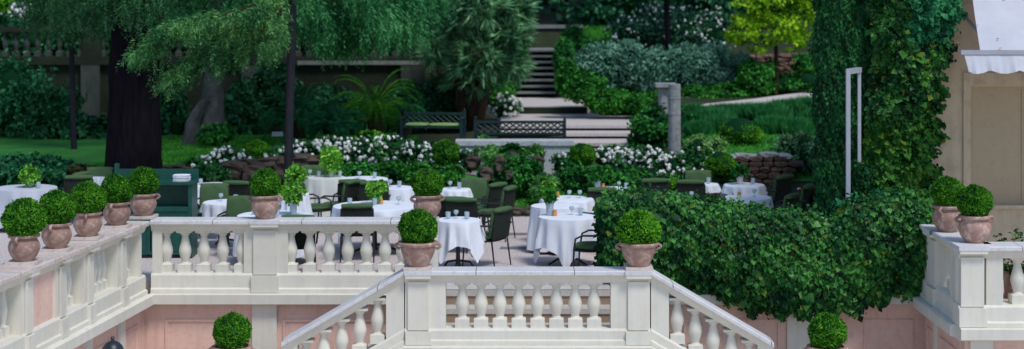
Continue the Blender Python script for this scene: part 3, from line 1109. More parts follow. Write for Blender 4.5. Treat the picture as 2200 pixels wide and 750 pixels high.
# fabric, a little slack
V, f = [], []
nx_, ny_ = 40, 12
for j in range(ny_ + 1):
    v_ = j / ny_
    for i in range(nx_ + 1):
        u_ = i / nx_
        xl = XW(2106, aD) * (1 - v_) + (XW(2080, BD)) * v_
        xx = xl + (ax1 - xl) * u_
        V.append((xx - ao.x, aD + (BD - .03 - aD) * v_ - ao.y, az + .02 + 1.25 * v_ - .05 * math.sin(PI * v_) + .012 * math.sin(u_ * 30) * math.sin(PI * v_) - ao.z))
for j in range(ny_):
    for i in range(nx_):
        a = j * (nx_ + 1) + i
        f.append((a, a + 1, a + nx_ + 2, a + nx_ + 1))
ob = MB().add(V, f).build('fabric', M['awning_cloth'], aw, True)
MB().box(ax0 - ao.x, ax1 - ao.x, aD - .05 - ao.y, aD + .03 - ao.y, az - .035 - ao.z, az + .03 - ao.z).build('front_bar', M['white_post'], aw)
V, f = [], []
n_ = 160
for i in range(n_ + 1):
    xx = ax0 + .05 + (ax1 - ax0 - .05) * i / n_
    s_ = (xx - ax0) / .42
    drop = .235 + .05 * abs(math.sin(PI * s_))
    if i == 0:
        drop = .26
    rip = .02 * math.sin(s_ * 9) + .012 * math.sin(s_ * 23)
    for q_ in (0, .35, .7, 1):
        V.append((xx + .05 * q_ * (1 if i < 3 else 0) - ao.x, aD - .03 - .09 * q_ + rip * q_ - ao.y, az - .03 - drop * q_ - ao.z))
for i in range(n_):
    for j in range(3):
        a = i * 4 + j
        f.append((a, a + 1, a + 5, a + 4))
MB().add(V, f).build('valance', M['awning_cloth'], aw, True)
for xx in (ax0 + .5, ax1 - .6):
    MB().tube([(xx - ao.x, aD - ao.y, az - ao.z), (xx - ao.x, BD - .02 - ao.y, az + .5 - ao.z)], .025, 8).build('arm', M['white_post'], aw)
# dry leaves lying on the fabric
for k in range(13):
    u_, v_ = R.random() * .28, R.random() ** 1.5 * .8
    xl = XW(2106, aD) * (1 - v_) + XW(2080, BD) * v_
    lp = (xl + (ax1 - xl) * u_, aD + (BD - .03 - aD) * v_, az + .03 + 1.25 * v_ - .05 * math.sin(PI * v_) + .02)
    s_ = R.uniform(.02, .045)
    a = R.random() * 6
    lf = MB()
    lf.add([(-s_, 0, 0), (0, s_ * .5, .012), (s_, 0, .0), (0, -s_ * .5, .012)], [(0, 1, 2, 3)])
    o = lf.build('fallen_leaf', M['amber'] if k % 3 else M['bark_brown'], None, False, lp)
    o.rotation_euler = (-.6 + .0, 0, a)
    o.rotation_euler = (0.67, 0, 0)
    tag(o, 'small dry leaf lying on the white awning', 'leaf', 'dry leaves on the awning')

# ivy on the corner
iv = thing('ivy_column', 'tall ivy clad corner of the building, gold flecked leaves on its right side', 'ivy', (XW(1900, 25.6), 25.6, 0))
io = iv.location
n = 34000
y = NR.uniform(-120, 500, n)
xl = np.interp(y, [-230, 0, 100, 300, 480], [1830, 1868, 1880, 1860, 1840])
xr = np.interp(y, [-230, 0, 60, 110, 160, 230, 320, 400, 500], [2075, 2056, 2052, 2034, 2024, 2018, 2008, 2004, 1996]) + 9 * np.sin(y * .07) + 7 * np.sin(y * .19 + 2) + NR.normal(size=n) * 6
u = NR.random(n)
x = xl + (xr - xl) * u
bulge = .28 * np.sqrt(np.clip(np.sin(PI * np.clip(u, .04, .96)), 0, 1))
D = 25.95 - bulge - .16 * lump(x / 60, y / 70) + NR.random(n) * .2
p = np.stack([(x - 1100) / K * D, D, HC - (y - HZ) / K * D], -1)
nn = unit(np.stack([(u - .5) * 1.0 + NR.normal(size=n) * .3, -np.ones(n), .2 + NR.normal(size=n) * .35], -1))
d = unit(rand_dir(n) * .65 + np.array([0, -.2, -.6]))
LL = .070 * np.exp(NR.normal(size=n) * .34)
cut = (y > 250) | (NR.random(n) < .25)
top = (y < 90) & (u > .45)
lvs = Leaves()
A = ~cut & ~top
for msk, mi in ((A, 0), (cut & ~top, 1), (top, 2)):
    lvs.add(p[msk], d[msk], (nn + rand_dir(n) * .3)[msk], LL[msk], LL[msk] * .8, .18, mi)
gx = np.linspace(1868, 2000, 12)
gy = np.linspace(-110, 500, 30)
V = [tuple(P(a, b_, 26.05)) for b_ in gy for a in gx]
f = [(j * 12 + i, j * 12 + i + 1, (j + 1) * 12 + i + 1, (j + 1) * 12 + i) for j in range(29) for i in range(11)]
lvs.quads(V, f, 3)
lvs.build('foliage', [M['ivy_leaf'], M['ivy_gold'], M['ivy_teal'], M['core_shade']], iv, io)
MB().tube([(.3, .5, 0), (.2, .5, 2), (.35, .45, 4), (.25, .5, 4.9)], [.05, .04, .035, .03], 8).build('stem', M['bark_brown'], iv, True)
# darker columnar mass to the left, further round the corner
n = 34000
y = NR.uniform(-130, 478, n)
u = NR.random(n)
xl = 1752 + 5 * np.sin(y * .05) + NR.normal(size=n) * 4
x = xl + (1905 - xl) * u
D = 26.5 - .45 * np.sqrt(np.sin(PI * np.clip(u * .8 + .02, .01, .99))) - .1 * lump(x / 40, y / 90) + NR.random(n) * .2
p = np.stack([(x - 1100) / K * D, D, HC - (y - HZ) / K * D], -1)
nn = unit(np.stack([(u - .6) * 1.2 + NR.normal(size=n) * .3, -np.ones(n), .2 + NR.normal(size=n) * .3], -1))
d = unit(rand_dir(n) * .45 + np.array([0, -.15, -.8]))
LL = .068 * NR.uniform(.6, 1.4, n)
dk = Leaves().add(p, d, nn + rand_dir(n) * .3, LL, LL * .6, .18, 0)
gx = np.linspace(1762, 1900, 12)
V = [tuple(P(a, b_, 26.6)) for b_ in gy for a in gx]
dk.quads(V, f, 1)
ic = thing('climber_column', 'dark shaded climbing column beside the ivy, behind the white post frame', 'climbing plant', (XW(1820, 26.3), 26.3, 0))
dk.build('foliage', [M['ivy_dark'], M['core_shade']], ic, ic.location)
MB().tube([(0, .4, 0), (.05, .4, 2), (-.05, .4, 4), (0, .4, 4.9)], [.06, .05, .04, .03], 8).build('stem', M['bark_brown'], ic, True)
# lighter shoot where the hedge meets the column
bush('ivy_tuft', 'bluish green tuft of young ivy where the hedge meets the white post', 'ivy', [pblob(1850, 462, 58, 36, 24.75, .3), pblob(1905, 455, 50, 40, 24.85, .3), pblob(1812, 478, 26, 18, 24.7, .2)], 2600, .085, .8, 'ivy_teal', core=False)

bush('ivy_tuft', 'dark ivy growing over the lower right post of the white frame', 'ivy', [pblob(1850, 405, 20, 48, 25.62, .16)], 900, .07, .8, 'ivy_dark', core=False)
# white post frame
pf = thing('post_frame', 'white metal post frame standing in front of the dark ivy', 'frame', (XW(1822, 25.2), 25.2, 0))
po = Vector(pf.location)
za, z0 = ZW(148, 25.2), 0
a, b_ = P(1822, 148, 25.2), P(1846, 148, 25.75)
b_.z = a.z
dx = (b_ - a)
ln_ = dx.length
an = math.atan2(dx.y, dx.x)
MB().box(-.031, .031, -.031, .031, 0, za).build('post', M['white_post'], pf)
q = MB()
q.T = Matrix.Rotation(an, 4, 'Z')
q.box(.037, ln_ + .03, -.034, .034, za - .08, za - .001)
q.build('crossbar', M['white_post'], pf)
q = MB()
q.T = Matrix.Translation((dx.x, dx.y, 0))
q.box(-.024, .024, -.024, .024, .0, za - .081)
q.build('post', M['white_post'], pf)
q = MB()
q.box(.2, .30, .5, .52, za - .35, za - .01)


# ------------------------------------------------------------------ tables, chairs, table ware
def table(x, y, wpx, desc, hang=.62, square=None, phi=.3, soft=False, under=None, group='round tables on the terrace'):
    D = DZ(y, .755)
    Rr = wpx / 2 * D / K * .97
    loc = (XW(x, D), D, 0)
    t = thing('round_table', desc + ', under its cloth', 'table', loc, R.uniform(0, 6), group)
    MB().lathe([(Rr * .99, .715), (Rr, .72), (Rr, .742), (Rr * .98, .745)], n=32).build('tabletop', M['dark_metal'], t, True)
    MB().lathe([(.05, .03), (.035, .1), (.03, .4), (.035, .66), (.12, .714)], n=12).build('pedestal', M['dark_metal'], t, True)
    for k in range(3):
        a = 2 * PI * k / 3
        MB().tube([(0.03 * math.cos(a), .03 * math.sin(a), .12), (.2 * math.cos(a), .2 * math.sin(a), .09), (Rr * .75 * math.cos(a), Rr * .75 * math.sin(a), .02)], .018, 8).build('leg', M['dark_metal'], t, True)
    # cloth
    n, nd = 120, 9
    V, f = [], []
    s0 = R.uniform(0, 9)
    k1 = R.randint(9, 12)
    k2 = R.randint(17, 23)
    rows = [.02, .5, .85, .97]
    for q in rows:
        for i in range(n):
            a = 2 * PI * i / n
            V.append((Rr * q * math.cos(a), Rr * q * math.sin(a), .752 + .002 * math.sin(a * 5 + q * 7)))
    for j in range(nd + 1):
        q = j / nd
        for i in range(n):
            a = 2 * PI * i / n
            L = hang
            if square:
                L = square * Rr / max(abs(math.cos(a - phi)), abs(math.sin(a - phi))) - Rr
                L = min(.735, max(.14, L))
            l = L * q
            fold = (math.sin(a * k1 + s0 + .6 * math.sin(a * 3)) * .55 + math.sin(a * k2 + s0 * 2) * .25)
            fold = math.copysign(abs(fold) ** .8, fold)
            rad = Rr + .014 + .035 * q + .078 * fold * min(1, q * 1.4) ** 1.2 * min(1, L / .4)
            if j == 0:
                rad = Rr + .006
            V.append((rad * math.cos(a), rad * math.sin(a), .750 - (.004 if j == 0 else .006) - l * (1 - .02 * abs(fold))))
    rt = len(rows) + nd + 1
    for j in range(rt - 1):
        for i in range(n):
            i2 = (i + 1) % n
            f.append((j * n + i, j * n + i2, (j + 1) * n + i2, (j + 1) * n + i))
    f.append(tuple(range(n)))
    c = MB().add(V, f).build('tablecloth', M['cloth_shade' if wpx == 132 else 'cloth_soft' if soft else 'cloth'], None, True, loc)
    tag(c, 'white cloth on the ' + desc, 'tablecloth', 'white tablecloths')
    return dict(loc=loc, R=Rr, desc=desc)


_g = MB().lathe([(.030, 0), (.036, .01), (.041, .1), (.043, .115), (.040, .115), (.038, .1), (.033, .015)], n=12).build('water_glass', M['glass'], smooth=True)
GL = _g.data
bpy.data.objects.remove(_g)
_g = MB().lathe([(.035, 0), (.036, .004), (.006, .012), (.005, .085), (.024, .1), (.042, .135), (.044, .165), (.036, .205), (.034, .205), (.040, .165), (.004, .095)], n=12).build('wine_glass', M['glass'], smooth=True)
WG = _g.data
bpy.data.objects.remove(_g)
_g = MB().lathe([(.034, 0), (.038, .01), (.036, .05), (.030, .09), (.032, .1)], n=12).build('amber_jar', M['amber'], smooth=True)
AJ = _g.data
bpy.data.objects.remove(_g)


def on_table(T, kind, dx, dy, side, sc=1.0):
    me = {'water_glass': GL, 'wine_glass': WG, 'amber_jar': AJ}[kind]
    o = bpy.data.objects.new(kind, me)
    COL.objects.link(o)
    x, y, _ = T['loc']
    o.location = (x + dx * T['R'], y + dy * T['R'], .755)
    o.scale = (.95,) * 3 if kind != 'wine_glass' else (.9, .9, .62)
    nm = {'water_glass': 'water glass', 'wine_glass': 'wine glass', 'amber_jar': 'amber jar'}[kind]
    side = {'right': 'right hand', 'left': 'left hand', 'far side': 'rear'}.get(side, side)
    tag(o, f'{side} {nm} on the {T["desc"]}', {'water_glass': 'glass', 'wine_glass': 'glass', 'amber_jar': 'candle jar'}[kind], {'water_glass': 'glasses on the tables', 'wine_glass': 'glasses on the tables', 'amber_jar': 'amber jars on the tables'}[kind])
    return o


def vase_plant(loc, label, h=.42, r=.15, mat='lettuce', vase='glass', group='green bunches on the tables', vh=.2, vr=.065):
    t = thing('vase_plant', label, 'plant', loc, 0, group)
    MB().lathe([(vr * .75, 0), (vr * .8, .01), (vr * .9, vh * .6), (vr * 1.1, vh), (vr, vh), (vr * .7, .02)], n=14).build('vase', M[vase], t, True)
    lv = Leaves()
    cloud(lv, [(0, 0, vh + (h - vh) * .5, r, r, (h - vh) * .62)], 420, .075, .6, clump=.5, per=20, up=.4)
    for k in range(14):
        a = R.uniform(0, 6.28)
        lv.add(np.array([[0, 0, .03]]), np.array([[math.cos(a) * .3, math.sin(a) * .3, 1.0]]), np.array([[1.0, .2, 0]]), vh + .08, .012)
    lv.build('foliage', M[mat], t, None)
    return t


TT = {}
TD = [  # key, x, y(top centre), width px, description, hang, square, phi, soft
    ('far_left', 56, 402, 132, 'big round table at the far left picture edge', .66, None, 0, False),
    ('tiny_left', 208, 379, 34, 'small table glimpsed left of the thick dark trunk', .5, None, 0, False),
    ('cab_back', 455, 396, 92, 'table right beside the green cupboard, farther one', .62, 1.42, .55, False),
    ('cab_front', 488, 433, 104, 'table right of the green cupboard, nearer one', .62, 1.38, .2, False),
    ('rail', 588, 461, 158, 'table behind the back balustrade pot nearest the cupboard', .6, None, 0, False),
    ('trunk', 631, 415, 66, 'small table at the foot of the slim dark trunk', .64, None, 0, False),
    ('shade', 696, 380, 92, 'table with long greyish drape right of the slim trunk', .70, None, 0, True),
    ('shade_r', 782, 383, 104, 'table behind the two dark chairs below the white roses', .5, None, 0, False),
    ('mid', 850, 402, 84, 'table left of the rear balustrade pot', .55, None, 0, False),
    ('big', 806, 441, 184, 'widest table behind the left part of the balustrade', .62, 1.36, .1, False),
    ('pot_r', 977, 405, 68, 'small table right of the rear balustrade pot', .5, 1.36, .2, False),
    ('gap_l', 984, 471, 98, 'front table left of the gravel walk', .68, 2.05, .12, False),
    ('gap_r', 1220, 464, 128, 'front table right of the gravel walk, cloth in points', .6, 1.98, .72, False),
    ('gap_r2', 1193, 441, 106, 'second table right of the gravel walk, behind the front one', .70, None, 0, False),
    ('gap_r3', 1218, 426, 116, 'third table right of the gravel walk', .45, 1.36, .4, False),
    ('fl_l', 1322, 406, 108, 'table left of the stone column, above the ivy edge', .5, 1.36, .6, False),
    ('edge', 1474, 428, 62, 'table half sunk behind the ivy, below the stone column', .5, None, 0, False),
    ('col_r', 1520, 394, 46, 'narrow table right of the stone column', .6, 1.36, .2, False),
    ('wall_r', 1599, 396, 88, 'table in front of the brown stone wall', .55, 1.36, .3, False),
    ('wall_f', 1606, 423, 104, 'table half behind the ivy by the brown wall', .55, None, 0, False),
]
for k, x, y, wp, desc, hang, sq_, ph, soft in TD:
    TT[k] = table(x, y, wp, desc, hang, sq_, ph, soft)

for k, spec in {
    'far_left': [('water_glass', .5, -.3, 'right')],
    'cab_back': [('water_glass', -.5, -.2, 'left')],
    'cab_front': [('water_glass', .35, .1, 'right'), ('wine_glass', -.3, .2, 'left')],
    'rail': [('water_glass', .15, -.35, 'front'), ('wine_glass', .1, .35, 'far side'), ('water_glass', -.55, 0, 'left')],
    'trunk': [('amber_jar', -.25, .1, 'left')],
    'shade': [('water_glass', -.25, .1, 'middle'), ('water_glass', .75, .1, 'right'), ('wine_glass', -.7, .2, 'left')],
    'shade_r': [('wine_glass', -.2, .1, 'left'), ('water_glass', .45, .1, 'right')],
    'mid': [('water_glass', .2, 0, 'right'), ('wine_glass', -.3, .2, 'left')],
    'big': [('amber_jar', .12, .25, 'middle'), ('water_glass', -.62, .1, 'left'), ('water_glass', -.02, .1, 'centre'), ('wine_glass', .55, .2, 'right')],
    'pot_r': [('wine_glass', -.3, .2, 'left'), ('water_glass', .3, 0, 'right')],
    'gap_l': [('water_glass', -.45, .1, 'left'), ('wine_glass', -.1, .35, 'middle'), ('water_glass', .4, .1, 'right')],
    'gap_r': [('amber_jar', -.45, .0, 'left'), ('water_glass', .45, .2, 'right'), ('wine_glass', .15, .4, 'middle')],
    'gap_r3': [('amber_jar', -.35, .3, 'left'), ('wine_glass', .1, .2, 'middle'), ('wine_glass', .5, .2, 'right')],
    'fl_l': [('amber_jar', -.5, .1, 'left'), ('wine_glass', .15, .1, 'middle'), ('water_glass', .45, 0, 'right')],
    'edge': [('water_glass', -.4, -.2, 'left'), ('wine_glass', .4, .1, 'right')],
    'col_r': [('water_glass', .1, 0, 'middle')],
    'wall_r': [('water_glass', .45, .1, 'right')],
    'wall_f': [('amber_jar', -.4, -.3, 'left'), ('wine_glass', .3, .1, 'right')],
}.items():
    for kk, dx, dy, sd in spec:
        on_table(TT[k], kk, dx, dy, sd)


def tp(k, dx, dy):
    T = TT[k]
    return (T['loc'][0] + dx * T['R'], T['loc'][1] + dy * T['R'], .756)


vase_plant(tp('far_left', .12, 0), 'leafy green bunch on the big table at the far left edge', .30, .13, vh=.08)
vase_plant(tp('rail', .55, 0), 'green bunch in a tall glass vase right of the back balustrade pot', .43, .15)
vase_plant(tp('trunk', .15, .2), 'green bunch in a vase on the small table by the slim trunk', .40, .13)
vase_plant(tp('shade', .35, .1), 'bright green bunch in a pale pot left of the dark chairs', .50, .15, vase='planter_stone', vh=.14)
vase_plant(tp('big', -.02, .3), 'small green bunch on the widest table beside an amber jar', .32, .13, vh=.12)
vase_plant(tp('gap_r', -.62, .15), 'slim green glass vase on the front table right of the walk', .34, .06, 'ground_green', vh=.24)
vase_plant(tp('gap_r3', -.72, -.1), 'small pale leafy bunch at the left end of the third table', .24, .07, vh=.1)
vase_plant(tp('fl_l', -.72, .1), 'wispy green bunch on the table left of the stone column', .34, .11, 'lush_green', vh=.14)
vase_plant(tp('wall_r', -.2, .1), 'green plant in a grey pot on the table at the brown wall', .30, .1, 'lush_green', vase='planter_stone', vh=.17)


def make_chair():
    t = thing('garden_chair', 'x', 'chair')
    # faces +y, back towards -y
    MB().rbox((0, .02, .415), (.26, .25, .02), .02).build('seat', M['wicker'], t, True)
    MB().rbox((0, .03, .47), (.245, .235, .045), .045, 6).build('seat_cushion', M['cushion'], t, True)
    q = MB()
    q.T = Matrix.Translation((0, -.245, .43)) @ Matrix.Rotation(.13, 4, 'X')
    q.rbox((0, 0, .215), (.265, .016, .215), .016, 6)
    q.build('backrest', M['wicker'], t, True)
    q = MB()
    q.T = Matrix.Translation((0, -.245, .43)) @ Matrix.Rotation(.13, 4, 'X')
    q.rbox((0, .062, .255), (.25, .045, .225), .045, 6)
    q.rbox((0, .018, .462), (.25, .066, .038), .036, 6)
    q.build('back_cushion', M['cushion'], t, True)
    for sx_ in (-1, 1):
        MB().tube([(sx_ * .25, .25, .42), (sx_ * .262, .275, 0)], [.015, .011], 8).build('leg', M['dark_metal'], t, True)
        MB().tube([(sx_ * .25, -.23, .42), (sx_ * .262, -.29, 0)], [.015, .011], 8).build('leg', M['dark_metal'], t, True)
        MB().tube([(sx_ * .275, -.29, .66), (sx_ * .30, -.1, .655), (sx_ * .30, .12, .65), (sx_ * .295, .22, .60), (sx_ * .275, .25, .42)], .015, 8).build('armrest', M['dark_metal'], t, True)
    return t


CH = make_chair()
CL = [  # x, y of back top, rz degrees, label
    (1045, 449, 62, 'chair with green cushion at the front table left of the gravel walk'),
    (768, 439, 4, 'dark chair back against the front of the widest table'),
    (762, 387, -3, 'left of the two dark chairs below the white roses'),
    (803, 390, 5, 'right of the two dark chairs below the white roses'),
    (726, 390, 70, 'tilted chair side on at the greyish draped table, its right side'),
    (672, 394, -62, 'chair with seat showing against the greyish drape'),
    (640, 463, 6, 'chair hidden by the balustrade, only green cushion top showing beside glass vase'),
    (512, 431, 176, 'green cushioned chair facing us beside the nearer cupboard table'),
    (455, 403, 180, 'green cushioned chair in front of the white draped cupboard table'),
    (522, 390, -14, 'dark chair between the cupboard tables and the middle pot'),
    (968, 424, 3, 'left of the two dark chairs right of the rear balustrade pot'),
    (998, 426, -8, 'right of the two dark chairs right of the rear balustrade pot'),
    (1012, 391, 170, 'chair facing us with green cushion behind the small rear table'),
    (1040, 396, 58, 'tall backed chair turned left by the small rear table'),
    (1062, 404, 72, 'chair at the edge of the gravel walk, turned left'),
    (145, 374, 74, 'tilted green cushioned chair beside the big far left table'),
    (172, 378, 10, 'dark chair in the shade left of the thick trunk'),
    (206, 367, 178, 'pale cushioned chair far back left of the thick trunk'),
    (668, 363, 176, 'green topped chair beyond the greyish draped table'),
    (1288, 404, 6, 'green topped chair in front of the table left of the column'),
    (1282, 424, 40, 'dark chair right of the third table by the ivy end'),
    (1400, 385, 8, 'green topped chair behind the ivy, left of the column table'),
    (1485, 388, -8, 'dark chair left of the narrow table'),
    (1502, 374, 178, 'green topped chair far behind the narrow table'),
    (1656, 379, 50, 'green topped dark chair at the brown stone wall'),
    (1703, 400, 66, 'green topped chair nearest the white planter'),
    (1668, 420, 60, 'chair sunk behind the ivy right of the white tables'),
    (1275, 468, 78, 'chair squeezed between the pointed cloth and the ivy'),
]
for i, (x, y, rz, lab) in enumerate(CL):
    D = DZ(y, .88)
    o = CH if i == 0 else dup(CH, (0, 0, 0))
    o.location = (XW(x, D), D, 0)
    o.rotation_euler = (0, 0, math.radians(rz))
    tag(o, lab, 'chair', 'cushioned garden chairs on the terrace')

# ------------------------------------------------------------------ green serving cupboard, napkins
D = 26.9
cb = thing('service_cupboard', 'dark green wooden serving cupboard behind the left corner of the balustrade', 'cupboard', (XW(330, D), D, 0))
wd = 84 * D / K
zc = ZW(391, D)
zs = ZW(442, D)
for sgn in (-1, 1):
    MB().box(sgn * wd - .03, sgn * wd + .03, -.22, .26, 0, zc - .021).build('side_panel', M['cabinet_green'], cb)
MB().box(-wd - .05, wd + .05, -.25, .2, zc - .02, zc + .02).build('counter', M['cabinet_green'], cb)
MB().box(-wd - .05, wd + .05, .205, .25, zc - .02, ZW(366, D)).build('splash_board', M['cabinet_green'], cb)
MB().box(-wd - .06, -wd + .01, .252, .3, 0, ZW(355, D)).build('post', M['cabinet_green'], cb)
MB().box(-wd + .031, wd - .031, -.2, .2, zs - .03, zs).build('shelf', M['cabinet_green'], cb)
MB().box(-wd + .031, wd - .031, -.235, -.205, zs - .06, zs + .012).build('rail', M['cabinet_green'], cb)
MB().box(-wd + .031, wd - .031, .17, .2, .05, zc - .021).build('back_board', M['cabinet_green'], cb)
for s_ in (-1, 1):
    dr = MB()
    a, b_ = sorted((s_ * .01, s_ * (wd - .034)))
    dr.box(a, b_, -.215, -.19, .06, zs - .062)
    dr.box(a + .06, b_ - .06, -.222, -.214, .12, zs - .12)
    d_o = dr.build('door', M['cabinet_green'], cb)
    MB().rbox((s_ * .05, -.235, .5), (.012, .02, .012), .01, 3).build('handle', M['dark_metal'], d_o)
nk = MB()
for k in range(6):
    nk.rbox((R.uniform(-.006, .006), R.uniform(-.006, .006), .009 + k * .018), (.13, .1, .0088), .008, 4)
o = nk.build('napkin_stack', M['cloth'], None, True, (XW(392, D), D - .06, zc + .021))
tag(o, 'stack of folded white napkins on the green cupboard top', 'napkins')

# planter with flowers by the column of climbers
D = DZ(466, .0) if False else 29.2
pt = thing('flower_planter', 'white box planter with reddish flowers in front of the dark climber', 'planter', (XW(1737, D), D, 0))
z1 = ZW(443, D)
q = MB()
q.box(-.15, .15, -.15, .15, 0, z1 - .05)
q.box(-.17, .17, -.17, .17, z1 - .049, z1)
q.build('box', M['planter_stone'], pt)
lv = Leaves()
cloud(lv, [(0, 0, z1 + .12, .2, .18, .18)], 700, .08, .6)
lv.build('foliage', M['rusty_leaf'], pt, None)
for k in range(9):
    a = R.random() * 6.28
    b = MB().rbox((0, 0, 0), (.035, .035, .028), .028, 3).build('blossom', M['bloom_red' if k % 2 else 'bloom'], pt, True)
    b.location = (.17 * math.cos(a), .15 * math.sin(a) - .04, z1 + R.uniform(.1, .3))

# ------------------------------------------------------------------ benches and white stone table
def make_bench(loc, rz, W, label, cush, zb=0):
    t = thing('garden_bench', label, 'bench', loc, rz, 'dark green lattice benches')
    h = W / 2
    q = MB()
    for s_ in (-1, 1):
        q.box(s_ * h - .035, s_ * h + .035, .235, .295, .4, .80)
        q.rbox((s_ * h, .265, .83), (.03, .03, .03), .03, 3)
    q.box(-h + .036, h - .036, .24, .29, .70, .76)
    q.box(-h + .036, h - .036, .24, .29, .43, .48)
    n = max(6, int(W / .15))
    st = W / n
    for i in range(-2, n + 1):
        for s_ in (-1, 1):
            x0 = -h + i * st
            a0, a1 = (x0, x0 + 2 * st) if s_ > 0 else (x0 + 2 * st, x0)
            # clip to the frame
            pts = []
            for k in range(9):
                u_ = k / 8
                xx = a0 + (a1 - a0) * u_
                if -h + .03 <= xx <= h - .03:
                    pts.append((xx, .262 + .006 * s_, .47 + .24 * u_))
            if len(pts) > 1:
                q.tube(pts, .017, 4)
    q.build('backrest', M['bench_green'], t)
    MB().rbox((0, 0, .41), (h, .26, .025), .02, 5).build('seat', M['bench_green'], t, True)
    for s_ in (-1, 1):
        for y_ in (-.23, .25):
            MB().box(s_ * h - .03, s_ * h + .03, y_ - .03, y_ + .03, 0, .62 if y_ < 0 else .399).build('leg', M['bench_green'], t)
        MB().rbox((s_ * h, 0, .64), (.04, .28, .018), .015, 4).build('armrest', M['bench_green'], t, True)
    for (a, b_) in cush:
        MB().rbox(((a + b_) / 2, -.02, .475), ((b_ - a) / 2, .24, .042), .04, 6).build('seat_cushion', M['cushion_pale'], t, True)
    return t


X_, D = XW(930, 41.6), 41.6
make_bench((X_, D, tz(X_, D) + .01), math.radians(-8), 1.5, 'dark green lattice bench with pale green cushions under the palm', [(-.66, -.1), (-.06, .68)])
X_, D = XW(1117, 39.3), 39.3
make_bench((X_, D, tz(X_, D) + .02), math.radians(180), 2.08, 'long dark lattice bench seen from behind, in front of the gravel steps', [])

D = 36.0
X_ = XW(1106, D)
zt = ZW(301, D)
zb = tz(X_, D) - .03
sb = thing('stone_bench', 'long pale marble bench with two block ends in the middle of the garden', 'stone bench', (X_, D, zb))
h = zt - zb
u_ = D / K
q = MB()
q.box(-127 * u_, 126 * u_, -.24, .3, h - .10, h)
q.box(-123 * u_, 122 * u_, -.21, .27, h - .135, h - .101)
q.build('slab', M['grey_marble'], sb)
MB().box(-119 * u_, -72 * u_, -.2, .26, 0, h - .136).build('end_block', M['grey_marble'], sb)
MB().box(62 * u_, 120 * u_, -.2, .26, 0, h - .136).build('end_block', M['grey_marble'], sb)
MB().box(-71.8 * u_, 61.8 * u_, .0, .2, 0, h - .136).build('panel', M['grey_marble'], sb)

# ------------------------------------------------------------------ rocks
def rock(x, y, w, h, D, label, mat='rock', group='rockery stones'):
    v, f = cube_sphere(5)
    c = P(x, y, D)
    a, b_ = w / 2 * D / K, h / 2 * D / K
    s0 = R.uniform(0, 20)
    vs = []
    for p in v:
        k = 1 + .16 * math.sin(p[0] * 4 + s0) * math.cos(p[2] * 5 + s0) + .10 * math.sin(p[1] * 7 + p[2] * 6 + s0 * 2) + .05 * math.sin(p[0] * 13 + s0) + R.uniform(-.05, .05)
        q = [max(-1, min(1, t * 1.35)) for t in p]
        vs.append((q[0] * a * k, q[1] * max(a * .8, b_) * k, q[2] * b_ * k))
    o = MB().add(vs, f).build('rock', M[mat], None, False, c)
    o.rotation_euler = (0, R.uniform(-.15, .15), 0)
    return tag(o, label, 'rock', group)


rl = [(505, 366, 56, 34, 33.9, 'brown rock left of the clipped ball in the rose bed'), (545, 372, 44, 30, 33.7, 'low brown rock behind the middle pot'),
      (573, 352, 66, 24, 34.1, 'broad pale topped rock below the clipped ball'), (612, 362, 40, 38, 33.9, 'reddish rock left of the slim trunk'),
      (655, 346, 62, 26, 34.2, 'brown slab of rock right of the slim trunk'), (662, 368, 44, 22, 33.8, 'grey flat stone under the brown slab'),
      (470, 372, 40, 18, 33.8, 'small dark rock above the cupboard'), (525, 352, 30, 20, 34.3, 'small mossy rock behind the brown rock'),
      (1046, 374, 26, 28, 33.7, 'brown rock at the left of the central fern mound'), (1076, 354, 26, 32, 33.8, 'upright brown rock in the fern mound under the bench'),
      (1104, 340, 24, 22, 34.2, 'grey rock right under the marble bench'), (1158, 346, 22, 18, 34.0, 'pinkish rock near the right bench block'),
      (1030, 400, 26, 20, 33.3, 'dark rock low beside the rear balustrade pot'), (1096, 376, 18, 18, 33.5, 'dark rock in the middle of the ferns'),
      (1016, 348, 30, 26, 34.6, 'dark rock under the left bench block'),
      (1062, 449, 26, 12, 31.9, 'small dark edging stone by the chair'), (1088, 452, 28, 13, 31.8, 'dark edging stone in the middle of the grass edge'),
      (1113, 452, 26, 13, 31.8, 'dark edging stone right of the middle one'), (1138, 451, 24, 14, 31.8, 'dark edging stone at the right end of the grass edge'),
      (185, 370, 80, 20, 34.3, 'low reddish rock in the bed left of the thick trunk'), (385, 362, 56, 14, 34.6, 'flat stone right of the thick trunk')]
for a in rl:
    rock(*a)
# dry stone wall on the right
D = 34.6
dw = thing('stone_wall', 'low brown dry stone wall behind the right hand tables', 'wall', (XW(1635, D), D, .1))
q = MB()
row_y = [390, 377, 364, 352, 341]
for j, yy in enumerate(row_y):
    x = 1578 + (j % 2) * 8
    while x < 1692:
        w_ = R.uniform(16, 34)
        c = P(x + w_ / 2, yy, D + R.uniform(-.05, .05) + j * .05) - Vector(dw.location)
        q.rbox(tuple(c), (w_ / 2 * D / K * .97, .2, 6.6 * D / K), .035, 4, .012)
        x += w_
q.build('stones', M['dry_stone'], dw)
q = MB()
for x, w_ in ((1560, 40), (1602, 46), (1650, 40), (1684, 30)):
    c = P(x, 333 + R.uniform(-2, 4), D + .3) - Vector(dw.location)
    q.rbox(tuple(c), (w_ / 2 * D / K, .25, .05), .03, 4, .012)
q.build('capstones', M['column_stone'], dw)
D = 48.5
dw = thing('stone_wall', 'reddish stone wall under the yellow green tree', 'wall', (XW(1675, D), D, 1.4))
q = MB()
for j in range(6):
    yy = 164 - j * 9
    x = 1592 + (j % 2) * 8
    while x < 1775:
        w_ = R.uniform(14, 30)
        c = P(x + w_ / 2, yy - (x - 1680) * .04, D + R.uniform(-.05, .05)) - Vector(dw.location)
        q.rbox(tuple(c), (w_ / 2 * D / K * .97, .25, 4.7 * D / K), .035, 3, .014)
        x += w_
